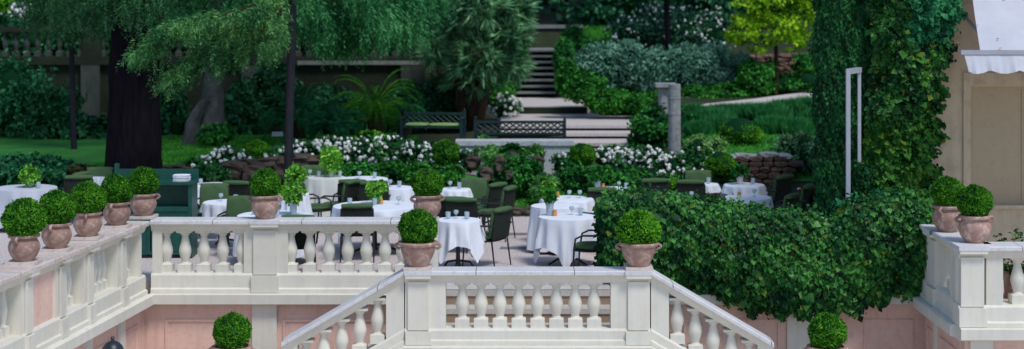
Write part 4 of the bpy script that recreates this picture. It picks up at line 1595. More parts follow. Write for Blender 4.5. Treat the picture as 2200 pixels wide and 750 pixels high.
q.build('stones', M['brick_stone'], dw)

# ------------------------------------------------------------------ columns
def column(x, y0, y1, w, D, label, cap=None, rings=()):
    z0, z1 = ZW(y1, D), ZW(y0, D)
    t = thing('stone_column', label, 'column', (XW(x, D), D, z0), 0, 'old stone columns')
    h = z1 - z0
    r_ = w / 2 * D / K
    prof_ = [(r_ * 1.03, 0)]
    for i in range(1, 13):
        zz = h * i / 12
        prof_.append((r_ * (1.03 - .06 * i / 12), zz))
    MB().lathe(prof_, n=24).build('shaft', M['column_stone'], t, True)
    for q_ in rings:
        MB().lathe([(r_ * 1.02, h * q_ - .02), (r_ * 1.04, h * q_ - .012), (r_ * 1.04, h * q_ + .012), (r_ * 1.02, h * q_ + .02)], n=24).build('joint_ring', M['column_stone'], t)
    if cap:
        a, b_, th = cap
        u = D / K
        q = MB()
        q.lathe([(r_ * 1.0, h), (r_ * 1.35, h + .05), (r_ * 1.5, h + .06)], n=24)
        q.box(a * u, b_ * u, -.24, .24, h + .0605, h + .0605 + th * u)
        q.build('capital', M['column_stone'], t)
    return t


column(1449, 181, 348, 27, 38.0, 'tall broken grey stone column standing right of the gravel steps', None, (.62, .82))
column(1425, 192, 300, 23, 40.6, 'shorter column behind the tall one, topped by a flat slab', (-18, 26, 8))

# ------------------------------------------------------------------ garden steps
gs = thing('garden_steps', 'three broad shallow gravel steps with stone edges behind the long bench', 'steps', (1.8, 43, 0))
for i, (z, d0, d1) in enumerate(((.60, 40.7, 42.0), (.735, 41.95, 42.85), (.87, 42.8, 47.2))):
    def pol(d0, d1):
        return [(-.3 - 1.8, d0 - 43), (XW(1392, 42) + (d0 - 42) * .12 - 1.8, d0 - 43), (XW(1392, 42) + (d1 - 42) * .15 - 1.8, d1 - 43), (-.3 - 1.8, d1 - 43)]
    MB().prism(pol(d0 + .12, d1), z - .3, z - .004).build('tread', M['path_gravel'], gs)
    MB().prism(pol(d0, d0 + .118), z - .075, z).build('edging', M['path_gravel'], gs)
    MB().prism(pol(d0 + .07, d0 + .11), z - .4, z - .077).build('riser', M['moss_shade'], gs)  # dark colour stands in for the shadow line under the edging
MB().prism([(-.1 - 1.8, 4), (XW(1258, 47) - 1.8, 4), (XW(1290, 51) - 1.8, 8.4), (-.1 - 1.8, 8.4)], .5, 1.07).build('landing', M['path_gravel'], gs)
MB().box(-.12 - 1.8, XW(1262, 47) - 1.8, 3.93, 3.998, .5, 1.05).build('retaining_edge', M['moss_shade'], gs)
ss = thing('stone_stairs', 'narrow grey stone stairs climbing between clipped greenery', 'stairs', (.9, 51, 1.0))
for i in range(8):
    z = 1.07 + .172 * (i + 1)
    d0 = 51 + .35 * i
    xa_ = XW(1105 + i * 3.4, d0)
    xb_ = XW(1194 + i * 1.4, d0)
    MB().box(xa_ - .9, xb_ - .9, d0 - 51, d0 + (.9 if i < 7 else 3.2) - 51, z - 1.0 - .05, z - 1.0).build('step', M['old_white'], ss)
    MB().box(xa_ + .02 - .9, xb_ - .02 - .9, d0 + .06 - 51, d0 + (.88 if i < 7 else 3.1) - 51, z - 1.0 - .4, z - 1.0 - .052).build('riser', M['riser_shade'], ss)  # shade under the tread put into the riser colour
D = 56.0
gw = thing('garden_wall', 'dark mossy wall with pale coping at the head of the stone stairs', 'wall', (XW(1185, D), D, 2.0))
MB().box(-1.1, 1.0, 0, .35, -.3, ZW(61, D) - 2.0).build('wall', M['moss_shade'], gw)
MB().box(-1.15, 1.05, -.06, .42, ZW(61, D) - 2.0 + .002, ZW(54, D) - 2.0).build('coping', M['old_white'], gw)

# ------------------------------------------------------------------ old retaining wall at the back left, with balustrade on top
D = 46.3
ow = thing('garden_wall', 'old grey green retaining wall with pilasters behind the left lawn', 'wall', (-8, D, .3))
wl = Vector(ow.location)
zt = ZW(131, D)
MB().box(-22 - wl.x, XW(912, D) - wl.x, 0, .4, 0, zt - .1 - wl.z).build('wall', M['moss_shade'], ow)
MB().box(-22 - wl.x, XW(640, D) - wl.x, -.14, .5, zt - .099 - wl.z, zt - wl.z).build('coping', M['moss_shade'], ow)  # darker length of coping, shade put into its colour
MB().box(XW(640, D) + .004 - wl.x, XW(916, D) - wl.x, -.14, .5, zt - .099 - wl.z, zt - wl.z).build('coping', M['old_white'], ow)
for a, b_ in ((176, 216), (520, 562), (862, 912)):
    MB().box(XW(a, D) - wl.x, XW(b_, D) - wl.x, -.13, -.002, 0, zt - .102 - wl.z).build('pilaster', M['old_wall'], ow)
r = thing('balustrade', 'old shaded balustrade on top of the back retaining wall, small pale baluster feet showing', 'balustrade', (0, D + .2, zt + .003))
zz = .12
q = MB()
MB().box(-22, XW(912, D), -.16, .16, 0.002, zz).build('plinth', M['moss_shade'], r)
MB().box(-22, XW(912, D), -.17, .17, .8, .93).build('handrail', M['moss_shade'], r)  # rail, plinth and piers coloured dark in place of shade
for a in (-9.2, -4.6, 0):
    x = XW(1100, D) + a
for i in range(46):
    x = XW(-40 + i * 23.4, D)
    if x > XW(905, D):
        break
    o = bpy.data.objects.new('baluster', BAL_MESH)
    COL.objects.link(o)
    o.parent = r
    o.location = (x, 0, zz)
    o.scale = (.9, .9, (.8 - zz) / BAL_H)
    o.material_slots[0].link = 'OBJECT'
    o.material_slots[0].material = M['old_wall']  # balusters darkened too, shade put into their colour
for x in (196, 541, 887):
    MB().box(XW(x - 20, D), XW(x + 20, D), -.175, .175, .004, .99).build('pier', M['moss_shade'], r)
sg = thing('plant_sign', 'small grey blue sign plate on a stake by the slim trunk', 'sign', (XW(596, 37), 37, tz(XW(596, 37), 37)))
z = ZW(287, 37) - sg.location.z
MB().box(-.12, .12, -.012, .012, z - .06, z + .04).build('plate', M['sign_grey'], sg)
MB().tube([(0, .02, 0), (0, .02, z)], .012, 6).build('stake', M['dark_metal'], sg)


# ------------------------------------------------------------------ roses and shrubs
_l = Leaves()
n_ = 22
_d = rand_dir(n_)
_l.add(_d * .03, _d + rand_dir(n_) * .4, rand_dir(n_), .034 * NR.uniform(.8, 1.2, n_), .05, .3)
_l.core((0, 0, 0), (.046, .046, .042), 0, 4, .15)
_o = _l.build('blossom', M['bloom'], None, (0, 0, 0))
BLOOM = _o.data
bpy.data.objects.remove(_o)


def blossoms(root, blobs, n, sc=1.0, up=.35, front=-.6):
    base = Vector(root.location)
    for k in range(n):
        b = blobs[R.randrange(len(blobs))]
        d = Vector((R.gauss(0, 1), R.gauss(front, .8), R.gauss(up, .8))).normalized()
        q = R.uniform(1.0, 1.3)
        o = bpy.data.objects.new('blossom', BLOOM)
        COL.objects.link(o)
        o.parent = root
        o.location = (b[0] + d.x * b[3] * q - base.x, b[1] + d.y * b[4] * q - base.y, b[2] + d.z * b[5] * q - base.z)
        s_ = sc * R.uniform(.7, 1.35)
        o.scale = (s_, s_, s_ * .85)
        o.rotation_euler = (R.uniform(0, 6), R.uniform(0, 6), R.uniform(0, 6))


def rose(label, D, pbl, nleaf, nbloom, sc=1.0, mat='rose_leaf', L=.085, up=.35, group='white rose bushes'):
    blobs = [pblob(*b, D) for b in pbl]
    b = np.array(blobs)
    base = (float(b[:, 0].mean()), float(b[:, 1].mean()), float((b[:, 2] - b[:, 5]).min()))
    t = thing('rose_bush', label, 'rose bush', base, 0, group)
    lv = Leaves()
    cloud(lv, blobs, nleaf, L, .62, clump=.4, per=30)
    for q in blobs:
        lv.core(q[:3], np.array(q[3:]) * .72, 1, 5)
    lv.build('foliage', [M[mat], M['core_shade']], t, base)
    blossoms(t, blobs, min(98, int(nbloom * 2.1)), sc * .66, up)
    return t


rose('sparse white rose bush at the left end of the rose bed, low', 34.6, [(428, 356, 30, 12), (462, 348, 26, 16)], 900, 12)
rose('white rose bush just left of the clipped ball', 35.0, [(492, 338, 34, 20), (520, 346, 26, 18)], 1200, 20, 1.1)
rose('white rose bush between the clipped ball and the slim trunk', 35.0, [(596, 334, 22, 16)], 600, 11, 1.15)
rose('white rose bush right of the slim trunk', 35.1, [(640, 328, 28, 22), (672, 326, 26, 22)], 1300, 26, 1.1)
rose('dense white rose bush above the yellow green clipped ball', 35.3, [(712, 318, 34, 20), (746, 326, 36, 24)], 1700, 48)
rose('dense white rose bush in the middle of the left bed', 35.0, [(790, 326, 38, 26), (770, 344, 34, 20)], 1900, 46)
rose('white rose bush below the cushioned lattice bench', 35.2, [(838, 322, 34, 28), (860, 340, 30, 20)], 1800, 44)
rose('white rose bush left of the dark clipped ball by the marble bench', 35.0, [(896, 330, 34, 24), (918, 338, 26, 22)], 1500, 36)
rose('small white rose at the foot of the left bench block', 34.9, [(1004, 348, 20, 22)], 500, 6, .95, 'rose_leaf_teal')
rose('white rose bush right of the right hand bench block', 34.9, [(1212, 348, 22, 18)], 500, 6, .9)
rose('dense white rose bush right of the clipped ball by the gravel steps', 35.2, [(1302, 332, 30, 16), (1336, 340, 30, 20)], 1400, 44)
rose('white rose bush left of the tall column foot', 35.0, [(1380, 338, 36, 20), (1408, 352, 36, 26)], 1700, 42)
rose('white rose bush in front of the tall column', 34.8, [(1446, 358, 36, 28), (1420, 372, 40, 20)], 1700, 26)
rose('white rose bush right of the tall column', 34.9, [(1492, 350, 38, 30), (1516, 366, 30, 24)], 1700, 26)
rose('white rose bush by the foot of the stone stairs, beside the palm', 46.0, [(1086, 232, 28, 26)], 900, 26, 1.25)
rose('big dark rose bush speckled white on the upper slope, left part', 51.5, [(1360, 75, 50, 40), (1410, 55, 48, 44)], 2600, 46, .95, 'rose_leaf_teal', .12)
rose('big dark rose bush speckled white on the upper slope, right part', 51.2, [(1470, 68, 50, 46), (1530, 75, 46, 48)], 2600, 46, .95, 'rose_leaf_teal', .12)
rose('pale flowering shrub on the terrace above the old balustrade, top left corner', 50.0, [(30, 34, 60, 22)], 1300, 40, 1.6, 'rose_leaf_teal', .12)

GB = 'low shrubs along the terrace edge'
bush('low_hedge', 'bright low hedge under the left roses, left part', 'hedge', [pblob(740, 372, 44, 15, 33.6), pblob(790, 370, 40, 16, 33.6)], 2600, .085, .65, 'lush_green', GB)
bush('low_hedge', 'bright low hedge under the left roses, right part', 'hedge', [pblob(850, 370, 44, 17, 33.6), pblob(905, 372, 44, 18, 33.6), pblob(958, 374, 36, 18, 33.6)], 3600, .085, .65, 'ground_green', GB)
bush('low_hedge', 'dark glossy hedge under the right roses', 'hedge', [pblob(1232, 382, 40, 26, 33.5), pblob(1284, 380, 44, 22, 33.5), pblob(1342, 384, 46, 22, 33.5)], 4200, .085, .65, 'lush_green', GB)
bush('low_hedge', 'dark low shrub left of the column table', 'hedge', [pblob(1404, 396, 46, 18, 33.4), pblob(1450, 400, 40, 18, 33.4)], 2400, .085, .65, 'rose_leaf', GB)
bush('round_shrub', 'small bright green shrub among the tables behind the ivy', 'shrub', [pblob(1446, 404, 18, 18, 31.0)], 900, .06, .65, 'box_leaf_bright')
bush('low_hedge', 'dark low shrubs behind the big far left table', 'hedge', [pblob(20, 366, 56, 26, 34.0), pblob(86, 362, 52, 26, 34.0), pblob(136, 372, 34, 20, 34.0)], 4000, .10, .6, 'hedge_dark', GB)
bush('rusty_shrub', 'low rusty leaved plant left of the thick trunk', 'shrub', [pblob(176, 368, 34, 12, 34.0), pblob(214, 372, 24, 10, 33.9)], 900, .08, .6, 'rusty_leaf')
bush('low_shrub', 'dark green shrub between cupboard and brown rocks', 'shrub', [pblob(445, 376, 40, 16, 33.3)], 1100, .085, .6, 'rose_leaf', GB)
GF = 'ferns and shrubs in the middle mound'
bush('fern_clump', 'bright yellowish fern under the left half of the marble bench', 'fern', [pblob(1048, 330, 30, 13, 34.6)], 900, .10, .35, 'fern_light', GF, core=False)
bush('fern_clump', 'bright fern under the right half of the marble bench', 'fern', [pblob(1143, 332, 20, 20, 34.6)], 800, .10, .35, 'fern_light', GF, core=False)
bush('shrub', 'green shrub under the middle of the marble bench', 'shrub', [pblob(1098, 330, 26, 16, 34.5), pblob(1110, 372, 30, 30, 33.7)], 2200, .085, .6, 'lush_green', GF)
bush('shrub', 'dark green shrub in the middle mound beside the grass strip', 'shrub', [pblob(1076, 392, 40, 20, 34.0), pblob(1118, 396, 34, 18, 34.0)], 2300, .085, .6, 'rose_leaf', GF)
bush('shrub', 'mixed leafy shrub over the brown rocks of the middle mound', 'shrub', [pblob(1060, 372, 30, 20, 34.1), pblob(1050, 372, 22, 16, 34.2), pblob(1086, 352, 26, 18, 34.3)], 1700, .085, .5, 'ground_green', GF, core=False)
bush('shrub', 'leafy shrub under the right block of the marble bench', 'shrub', [pblob(1138, 372, 26, 22, 33.8), pblob(1176, 392, 24, 14, 33.8)], 1700, .085, .6, 'lush_green', GF)
bush('fern_clump', 'pale feathery plant at the right end of the grass strip', 'fern', [pblob(1170, 400, 28, 19, 33.2)], 1100, .11, .28, 'fern_light', GF, core=False)
bush('fern_clump', 'pale fern right of the left bench block', 'fern', [pblob(1036, 306, 14, 10, 36.5)], 300, .09, .35, 'fern_light', GF, core=False)
bush('shrub', 'yellow green shrub behind the roses below the cycads', 'shrub', [pblob(800, 298, 38, 14, 37.0)], 900, .08, .6, 'box_leaf_bright')


def ground_ball(x, y, rx, D, label, mat, n=4200, sq=.85, size=.045):
    c = P(x, y, D)
    r_ = rx * D / K
    lv = ball_leaves(r_, n, mat, size, sq)
    o = lv.build('clipped_ball', [M[mat], M['core_shade']], None, None)
    o.location = c
    return tag(o, label, 'shrub', 'clipped balls in the garden beds')


ground_ball(553, 326, 28, 35.2, 'clipped ball in the rose bed left of the slim trunk', 'box_leaf_bright')
ground_ball(710, 345, 27, 34.2, 'yellow green clipped ball right of the slim trunk', 'box_leaf_bright')
ground_ball(958, 331, 32, 34.9, 'dark clipped ball at the left end of the marble bench', 'box_leaf', sq=.95)
ground_ball(1251, 333, 29, 34.9, 'clipped ball at the right end of the marble bench', 'box_leaf', sq=.85)
ground_ball(1548, 354, 33, 34.6, 'clipped ball at the left end of the brown stone wall', 'box_leaf_bright', sq=.82)
ground_ball(1591, 294, 48, 38.6, 'largest clipped ball on the grass right of the column', 'box_leaf_bright', 5200, .74, .05)
bush('mound_shrub', 'pale lime mound right of the tall column', 'shrub', [pblob(1502, 316, 30, 22, 37.0), pblob(1530, 314, 28, 20, 37.2)], 2400, .06, .55, 'pale_lime')
bush('mound_shrub', 'variegated silvery shrub beside the dark climber', 'shrub', [pblob(1716, 322, 46, 32, 36.4), pblob(1742, 345, 34, 34, 35.2)], 3000, .085, .6, 'variegated')
bush('shrub', 'dark shrub right of the brown stone wall', 'shrub', [pblob(1722, 375, 36, 30, 35.2), pblob(1755, 390, 30, 40, 35.0)], 2200, .09, .6, 'hedge_dark')
bush('ivy_mound', 'ivy mound round the foot of the stone columns', 'ivy', [pblob(1404, 270, 44, 34, 40.2), pblob(1392, 296, 34, 20, 40.0), pblob(1468, 268, 22, 34, 40.6), pblob(1425, 240, 30, 16, 41)], 3600, .11, .75, 'lush_green')
for i, (x, y, rx, ry, D) in enumerate(((1490, 258, 34, 26, 41.2), (1536, 268, 36, 26, 40.6), (1560, 254, 40, 18, 41.6), (1606, 252, 40, 18, 41.6), (1652, 254, 42, 24, 41.2), (1694, 246, 40, 24, 41.6), (1736, 244, 36, 30, 41.4), (1748, 272, 26, 30, 40.6), (1500, 290, 22, 14, 39.6), (1660, 284, 34, 26, 39.8), (1708, 288, 34, 26, 39.6), (1548, 282, 30, 22, 39.9))):
    c = pblob(x, y, rx, ry, D)
    n = 3400
    a = rand_dir(n)
    a[:, 2] = abs(a[:, 2]) * .8 - .15
    p = np.array(c[:3]) + a * np.array(c[3:]) * np.array([1.2, 1.2, 1]) * (.55 + .45 * NR.random(n))[:, None]
    d = unit(a * .5 + np.array([0, 0, 1.1]) + rand_dir(n) * .25)
    lv = Leaves().add(p, d, rand_dir(n), .24 * NR.uniform(.5, 1.35, n), .024)
    lv.core(c[:3], np.array(c[3:]) * .8, 1, 5)
    o = lv.build('lavender_bush', [M['lavender_leaf'], M['core_shade']], None, c[:3])
    where = ['left end, behind the column', 'left, in front of the path', 'upper row, left', 'upper row, middle left', 'middle', 'upper row, right of the ball', 'right end by the dark climber', 'lower right end', 'lower left, beside the lime mound', 'lower row, right of the big ball', 'lower row, above the silvery shrub', 'lower row, behind the big ball'][i]
    tag(o, f'soft green lavender bush below the path: {where}', 'lavender', 'lavender bushes below the path')
GS = 'grey santolina mounds on the slope'
for (x, y, rx, ry), w_ in zip(((1280, 145, 48, 42), (1340, 132, 48, 36), (1398, 150, 42, 36), (1458, 142, 46, 38), (1520, 140, 50, 38), (1575, 156, 38, 34)),
                              ('leftmost, above the stair foot', 'second from the left', 'third from the left, in the dip', 'fourth from the left, above the columns', 'fifth from the left, broadest', 'rightmost, left of the yellow tree')):
    bush('santolina_mound', f'grey green santolina mound on the slope, {w_}', 'shrub', [pblob(x, y + 8, rx * 1.12, ry * 1.2, 46.1), pblob(x + 14, y - 4, rx * .75, ry * 1.05, 45.9)], 4200, .12, .38, 'santolina', GS, clump=.28, per=22)
GG = 'green ground cover mounds on the slope'
for (x, y, rx, ry), w_ in zip(((1218, 170, 22, 34), (1258, 188, 40, 32), (1310, 218, 48, 22), (1372, 220, 48, 20), (1440, 214, 46, 22), (1505, 208, 46, 20), (1570, 204, 46, 20), (1625, 172, 40, 36)),
                              ('at the right edge of the stair foot', 'leftmost below the santolina', 'below the second santolina', 'left of the columns', 'behind the columns', 'right of the columns', 'above the path start', 'under the yellow tree')):
    bush('ground_cover', f'bright green ground cover mound {w_}', 'ground cover', [pblob(x, y, rx, ry, 45.2)], 2600, .10, .6, 'ground_green', GG)
for (x, y, rx, ry, D), w_ in zip(((1212, 128, 22, 42, 50.6), (1232, 92, 24, 34, 52.4), (1250, 118, 22, 28, 51.0)), ('right of the stairs, lower', 'right of the stairs, at the top', 'right of the stairs, set back')):
    bush('stair_shrub', f'clipped green shrub {w_}', 'shrub', [pblob(x, y, rx, ry, D)], 2200, .09, .6, 'lush_green', 'shrubs flanking the stairs')
for (x, y, rx, ry, D), w_ in zip(((1088, 165, 26, 52, 50.5), (1112, 100, 18, 46, 52.5), (1062, 200, 30, 34, 48.5)), ('left of the stairs, tall middle one', 'left of the stairs, at the top', 'left of the stairs, at the foot by the palm')):
    bush('stair_shrub', f'leafy green shrub {w_}', 'shrub', [pblob(x, y, rx, ry, D)], 2200, .10, .6, 'ground_green' if rx != 18 else 'lush_green', 'shrubs flanking the stairs')
bush('shrub', 'green shrub in front of the reddish stone wall', 'shrub', [pblob(1640, 150, 30, 22, 46.8), pblob(1735, 140, 34, 26, 47.2)], 1800, .10, .6, 'lush_green')
bush('shrub', 'leafy plant at the foot of the grey trunk', 'shrub', [pblob(462, 288, 34, 18, 40.2), pblob(440, 292, 22, 12, 40.0)], 1100, .12, .5, 'lush_green')
bush('shrub', 'plants around the white rail near the path under the yellow tree', 'shrub', [pblob(1690, 178, 46, 18, 45.6), pblob(1735, 172, 30, 22, 45.4)], 1700, .10, .6, 'ground_green')
for i, (x, w_) in enumerate(((-30, 'at the picture edge'), (70, 'above the far left shrub'), (170, 'above the first pilaster'), (270, 'behind the thick trunk'), (370, 'behind the feathery bough'), (470, 'behind the grey trunk'), (570, 'behind the slim trunk'), (670, 'behind the weeping curtain'), (770, 'above the golden cycad'), (860, 'above the last pilaster'))):
    bush('dark_shrub', f'dark shrub behind the old balustrade, {w_}', 'shrub', [pblob(x, 86, 62, 42, 48.0), pblob(x + 30, 60, 50, 36, 48.4)], 1800, .15, .55, 'woods', 'dark shrubs behind the old balustrade')  # row added to darken the gaps between the balusters
GD = 'dark shrubs against the old retaining wall'
for i, (x, y, rx, ry, D, w_) in enumerate(((30, 215, 80, 85, 43.5, 'at the far left edge'), (118, 250, 60, 60, 43.2, 'behind the thin pale trunk'), (215, 285, 50, 28, 43.4, 'left of the thick trunk, low'), (362, 240, 34, 60, 44.2, 'right of the thick trunk'),
                                           (520, 240, 40, 60, 44.6, 'right of the grey trunk'), (590, 200, 50, 60, 45.2, 'behind the slim trunk'), (720, 250, 60, 60, 44.8, 'between the two cycads'), (870, 240, 40, 55, 44.9, 'behind the cushioned bench'), (950, 230, 50, 70, 45.5, 'behind the palm stems'))):
    bush('dark_shrub', f'very dark shrub {w_}', 'shrub', [pblob(x, y, rx, ry, D), pblob(x + rx * .5, y + ry * .5, rx * .6, ry * .5, D - .3)], 2600, .14, .55, 'hedge_dark' if i == 0 else 'woods', GD)


# ------------------------------------------------------------------ trees
def trunk_mesh(pts, rads, n=40, furrow=.05, freq=9, seg=26):
    pts = [Vector(p) for p in pts]
    V, f = [], []
    m = len(pts)
    for k in range(seg + 1):
        t_ = k / seg * (m - 1)
        i = min(int(t_), m - 2)
        u = t_ - i
        c = pts[i].lerp(pts[i + 1], u)
        r_ = rads[i] * (1 - u) + rads[i + 1] * u
        for j in range(n):
            a = 2 * PI * j / n
            rr = r_ * (1 + furrow * (math.sin(a * freq + math.sin(c.z * 2.3) * 1.6) * .6 + math.sin(a * (freq * 2 + 1) + c.z * 3) * .4))
            V.append((c.x + rr * math.cos(a), c.y + rr * math.sin(a), c.z))
    for k in range(seg):
        for j in range(n):
            j2 = (j + 1) % n
            f.append((k * n + j, k * n + j2, (k + 1) * n + j2, (k + 1) * n + j))
    f.append(tuple(seg * n + j for j in range(n)))
    return MB().add(V, f)


def tree(name, label, D, pxpts, pxrad, bark, crown_blobs=None, nleaf=4000, L=.2, W=.5, mat='woods', furrow=.05, freq=9, group=None, limbs=True, **kw):
    base = P(pxpts[0][0], pxpts[0][1], D)
    t = thing(name, label, 'tree', base, 0, group)
    pts = [P(x, y, D) - base for x, y in pxpts]
    rad = [r_ * D / K for r_ in pxrad]
    tr = trunk_mesh(pts, rad, 36, furrow, freq).build('trunk', M[bark], t, True)
    if crown_blobs:
        cb_ = [(b[0] - base.x, b[1] - base.y, b[2] - base.z, b[3], b[4], b[5]) for b in crown_blobs]
        lv = Leaves()
        cloud(lv, cb_, nleaf, L, W, **kw)
        lv.build('crown', M[mat], t, None)
        if limbs:
            top = pts[-1]
            q = MB()
            for b in cb_[:10]:
                s_ = pts[-2].lerp(top, R.random())
                e = Vector(b[:3])
                mid = s_.lerp(e, .5) + Vector((0, 0, .25))
                q.tube([s_, mid, e], [rad[-1] * .55, rad[-1] * .38, rad[-1] * .12], 7)
            q.build('limbs', M[bark], t, True)
    return t


def twigs(lv, starts, dirs, length, nn, L, W, droop=.9, spread=.8, mi=0):
    """feathery hanging sprays: needles set both sides along drooping twigs"""
    n = len(starts)
    d = unit(dirs)
    ln = length * NR.uniform(.5, 1.2, n)
    p = starts.copy()
    step = ln / nn
    for k in range(nn):
        q = k / nn
        d = unit(d + np.array([0, 0, -droop / nn * 2.2]) + NR.normal(size=(n, 3)) * .06)
        p = p + d * step[:, None]
        side = unit(np.cross(d, np.array([0.1, .9, .3])))
        s_ = 1 if k % 2 else -1
        dd = unit(d * .8 + side * s_ * spread + NR.normal(size=(n, 3)) * .25 + np.array([0, 0, -.25]))
        lv.add(p, dd, rand_dir(n), L * (1.1 - .5 * q) * NR.uniform(.7, 1.3, n), W, mi=mi)
    return lv


def along(curve, n):
    c = np.array(curve, float)
    t_ = NR.random(n) * (len(c) - 1)
    i = np.minimum(t_.astype(int), len(c) - 2)
    u = (t_ - i)[:, None]
    return c[i] * (1 - u) + c[i + 1] * u, unit(c[i + 1] - c[i])


def px_curve(pts, D):
    return [tuple(P(x, y, D + dd)) for (x, y, dd) in pts]


# thick dark trunk, left
D = 33.2
crown = [(XW(290, D) + a, D + b_, 6.6 + c, 1.8, 1.8, 1.1) for a, b_, c in ((-3.6, 0, 0), (-1.8, 2, .6), (0, -1.5, 1), (1.6, 1.5, .2), (3.2, 2.6, .6), (-3, 4, .3), (0.5, 4.6, .8), (4.4, 5.2, 0.2), (-5.6, 2.5, .4), (-1, 1, 2.6), (2, 3, 2.4))]  # unseen crown above the view, added to shade the left background
t = tree('cedar_tree', 'huge dark cedar trunk at the left with foliage hanging across the top', D, [(284, 445), (286, 380), (288, 250), (292, 120), (297, 0), (302, -200), (304, -420)], [84, 60, 54, 53, 55, 50, 34], 'bark_dark', crown, 6000, .22, .35, 'weeping_teal', .085, 13, droop=-.5)
lv = Leaves()
base = np.array(t.location)
br = []
for pts, n in (([(300, -90, -.6), (260, -40, -.9), (215, 5, -.9), (180, 20, -.7)], 240), ([(330, -80, -.8), (350, -40, -1), (335, 10, -1)], 150), ([(240, -60, -.6), (280, 0, -.75), (300, 30, -.75)], 150), ([(150, -60, 1), (110, 0, 1.5), (90, 30, 1.5)], 180)):
    c = px_curve(pts, D)
    s_, d = along(c, n)
    s_ = s_ + NR.normal(size=(n, 3)) * np.array([.12, .2, .06])
    twigs(lv, s_, d * .5 + NR.normal(size=(n, 3)) * .4, .55, 16, .09, .022, 1.2)
lv.build('hanging_foliage', M['cedar_shade'], t, base)

# light feathery branches reaching in front of the grey trunk; they belong to the slim tree's neighbour
D = 31.2
base = np.array(P(640, -70, D))
lv = Leaves()
wood = MB()
for pts, n, ln_ in (([(650, -80, .6), (590, -5, .3), (520, 22, 0), (450, 40, -.2), (380, 68, -.3), (330, 96, -.3), (304, 112, -.3)], 620, .42),
                    ([(560, 8, .3), (500, 60, .4), (440, 105, .3), (395, 140, .2), (360, 168, .1)], 420, .42),
                    ([(610, 0, .5), (560, 60, .6), (520, 100, .6), (480, 125, .6)], 320, .40),
                    ([(470, 36, -.2), (410, 45, -.5), (360, 62, -.6), (330, 82, -.6)], 300, .34),
                    ([(600, 20, 0), (600, 70, .2), (580, 110, .3)], 180, .38)):
    c = px_curve(pts, D)
    s_, d = along(c, n)
    s_ = s_ + NR.normal(size=(n, 3)) * np.array([.09, .22, .05])
    k_ = int(n * .62)
    twigs(lv, s_[:k_], d[:k_] * .9 + NR.normal(size=(k_, 3)) * np.array([.5, .7, .12]), ln_, 15, .10, .026, .6)
    wood.tube([Vector(q) - Vector(base) for q in c], [.05 - .035 * i / (len(c) - 1) for i in range(len(c))], 7)
BOUGH = (lv, wood, base)

# weeping conifer across the top middle
D = 39.5
crown = [(XW(760, D) + a, D + b_, 6.2 + c, 1.5, 1.6, .9) for a, b_, c in ((-3.6, 0, 0), (-1.6, 1, .4), (.6, 0, .2), (2.4, 1, 0), (0, 2.4, 1), (-2, 2.5, .8))]
t = tree('weeping_tree', 'weeping conifer with blue green curtains of foliage across the top middle', D, [(621, 318), (624, 200), (628, 60), (634, -80), (660, -260)], [7, 7, 7, 7, 5], 'bark_slim', crown, 9000, .2, .3, 'weeping_teal', .05, 7, droop=-.6)
base = np.array(t.location)
lv = Leaves()
for pts, n, ln_ in (([(600, 20, .3), (660, 50, .2), (720, 70, .2), (800, 60, .4)], 420, .7), ([(760, 40, .6), (830, 50, .6), (900, 40, .7)], 300, .7), ([(560, -110, -1), (620, -50, -1), (660, 0, -1), (690, 30, -1)], 420, .95), ([(700, -100, 0), (660, -60, -.4), (620, 10, -.6), (600, 40, -.6)], 380, .8), ([(680, -110, 0), (740, -60, -.6), (790, -5, -.8), (820, 25, -.8)], 480, .95),
                    ([(720, -120, .4), (800, -70, .2), (860, -20, 0), (900, 10, 0)], 460, .85), ([(740, -110, 1), (840, -80, 1.4), (900, -40, 1.6), (935, -10, 1.6)], 420, .8), ([(700, -60, .6), (730, 0, .4), (760, 40, .4)], 420, .85),
                    ([(690, -60, .8), (560, -20, 1.4), (480, 30, 1.8), (430, 50, 1.8)], 380, .9), ([(690, -90, .8), (520, -50, 1.6), (400, -10, 2.2), (340, 0, 2.2)], 420, .9), ([(690, -90, .8), (620, -20, 1.4), (540, 40, 1.8), (520, 60, 1.8)], 260, .9), ([(640, -110, 0), (660, -60, 0), (680, -20, 0), (700, 40, .2), (690, 70, .2)], 260, .7)):
    c = px_curve(pts, D)
    s_, d = along(c, n)
    s_ = s_ + NR.normal(size=(n, 3)) * np.array([.2, .3, .1])
    keep = np.sin(s_[:, 0] * 4.3 + s_[:, 2] * 2) + NR.normal(size=n) * .5 > -.55
    s_ = s_[keep]
    n = len(s_)
    d = d[keep]
    twigs(lv, s_, d * .5 + NR.normal(size=(n, 3)) * np.array([.5, .5, .2]), ln_, 18, .13, .03, 1.8, .6)
lv.build('hanging_foliage', M['weeping_teal'], t, base)

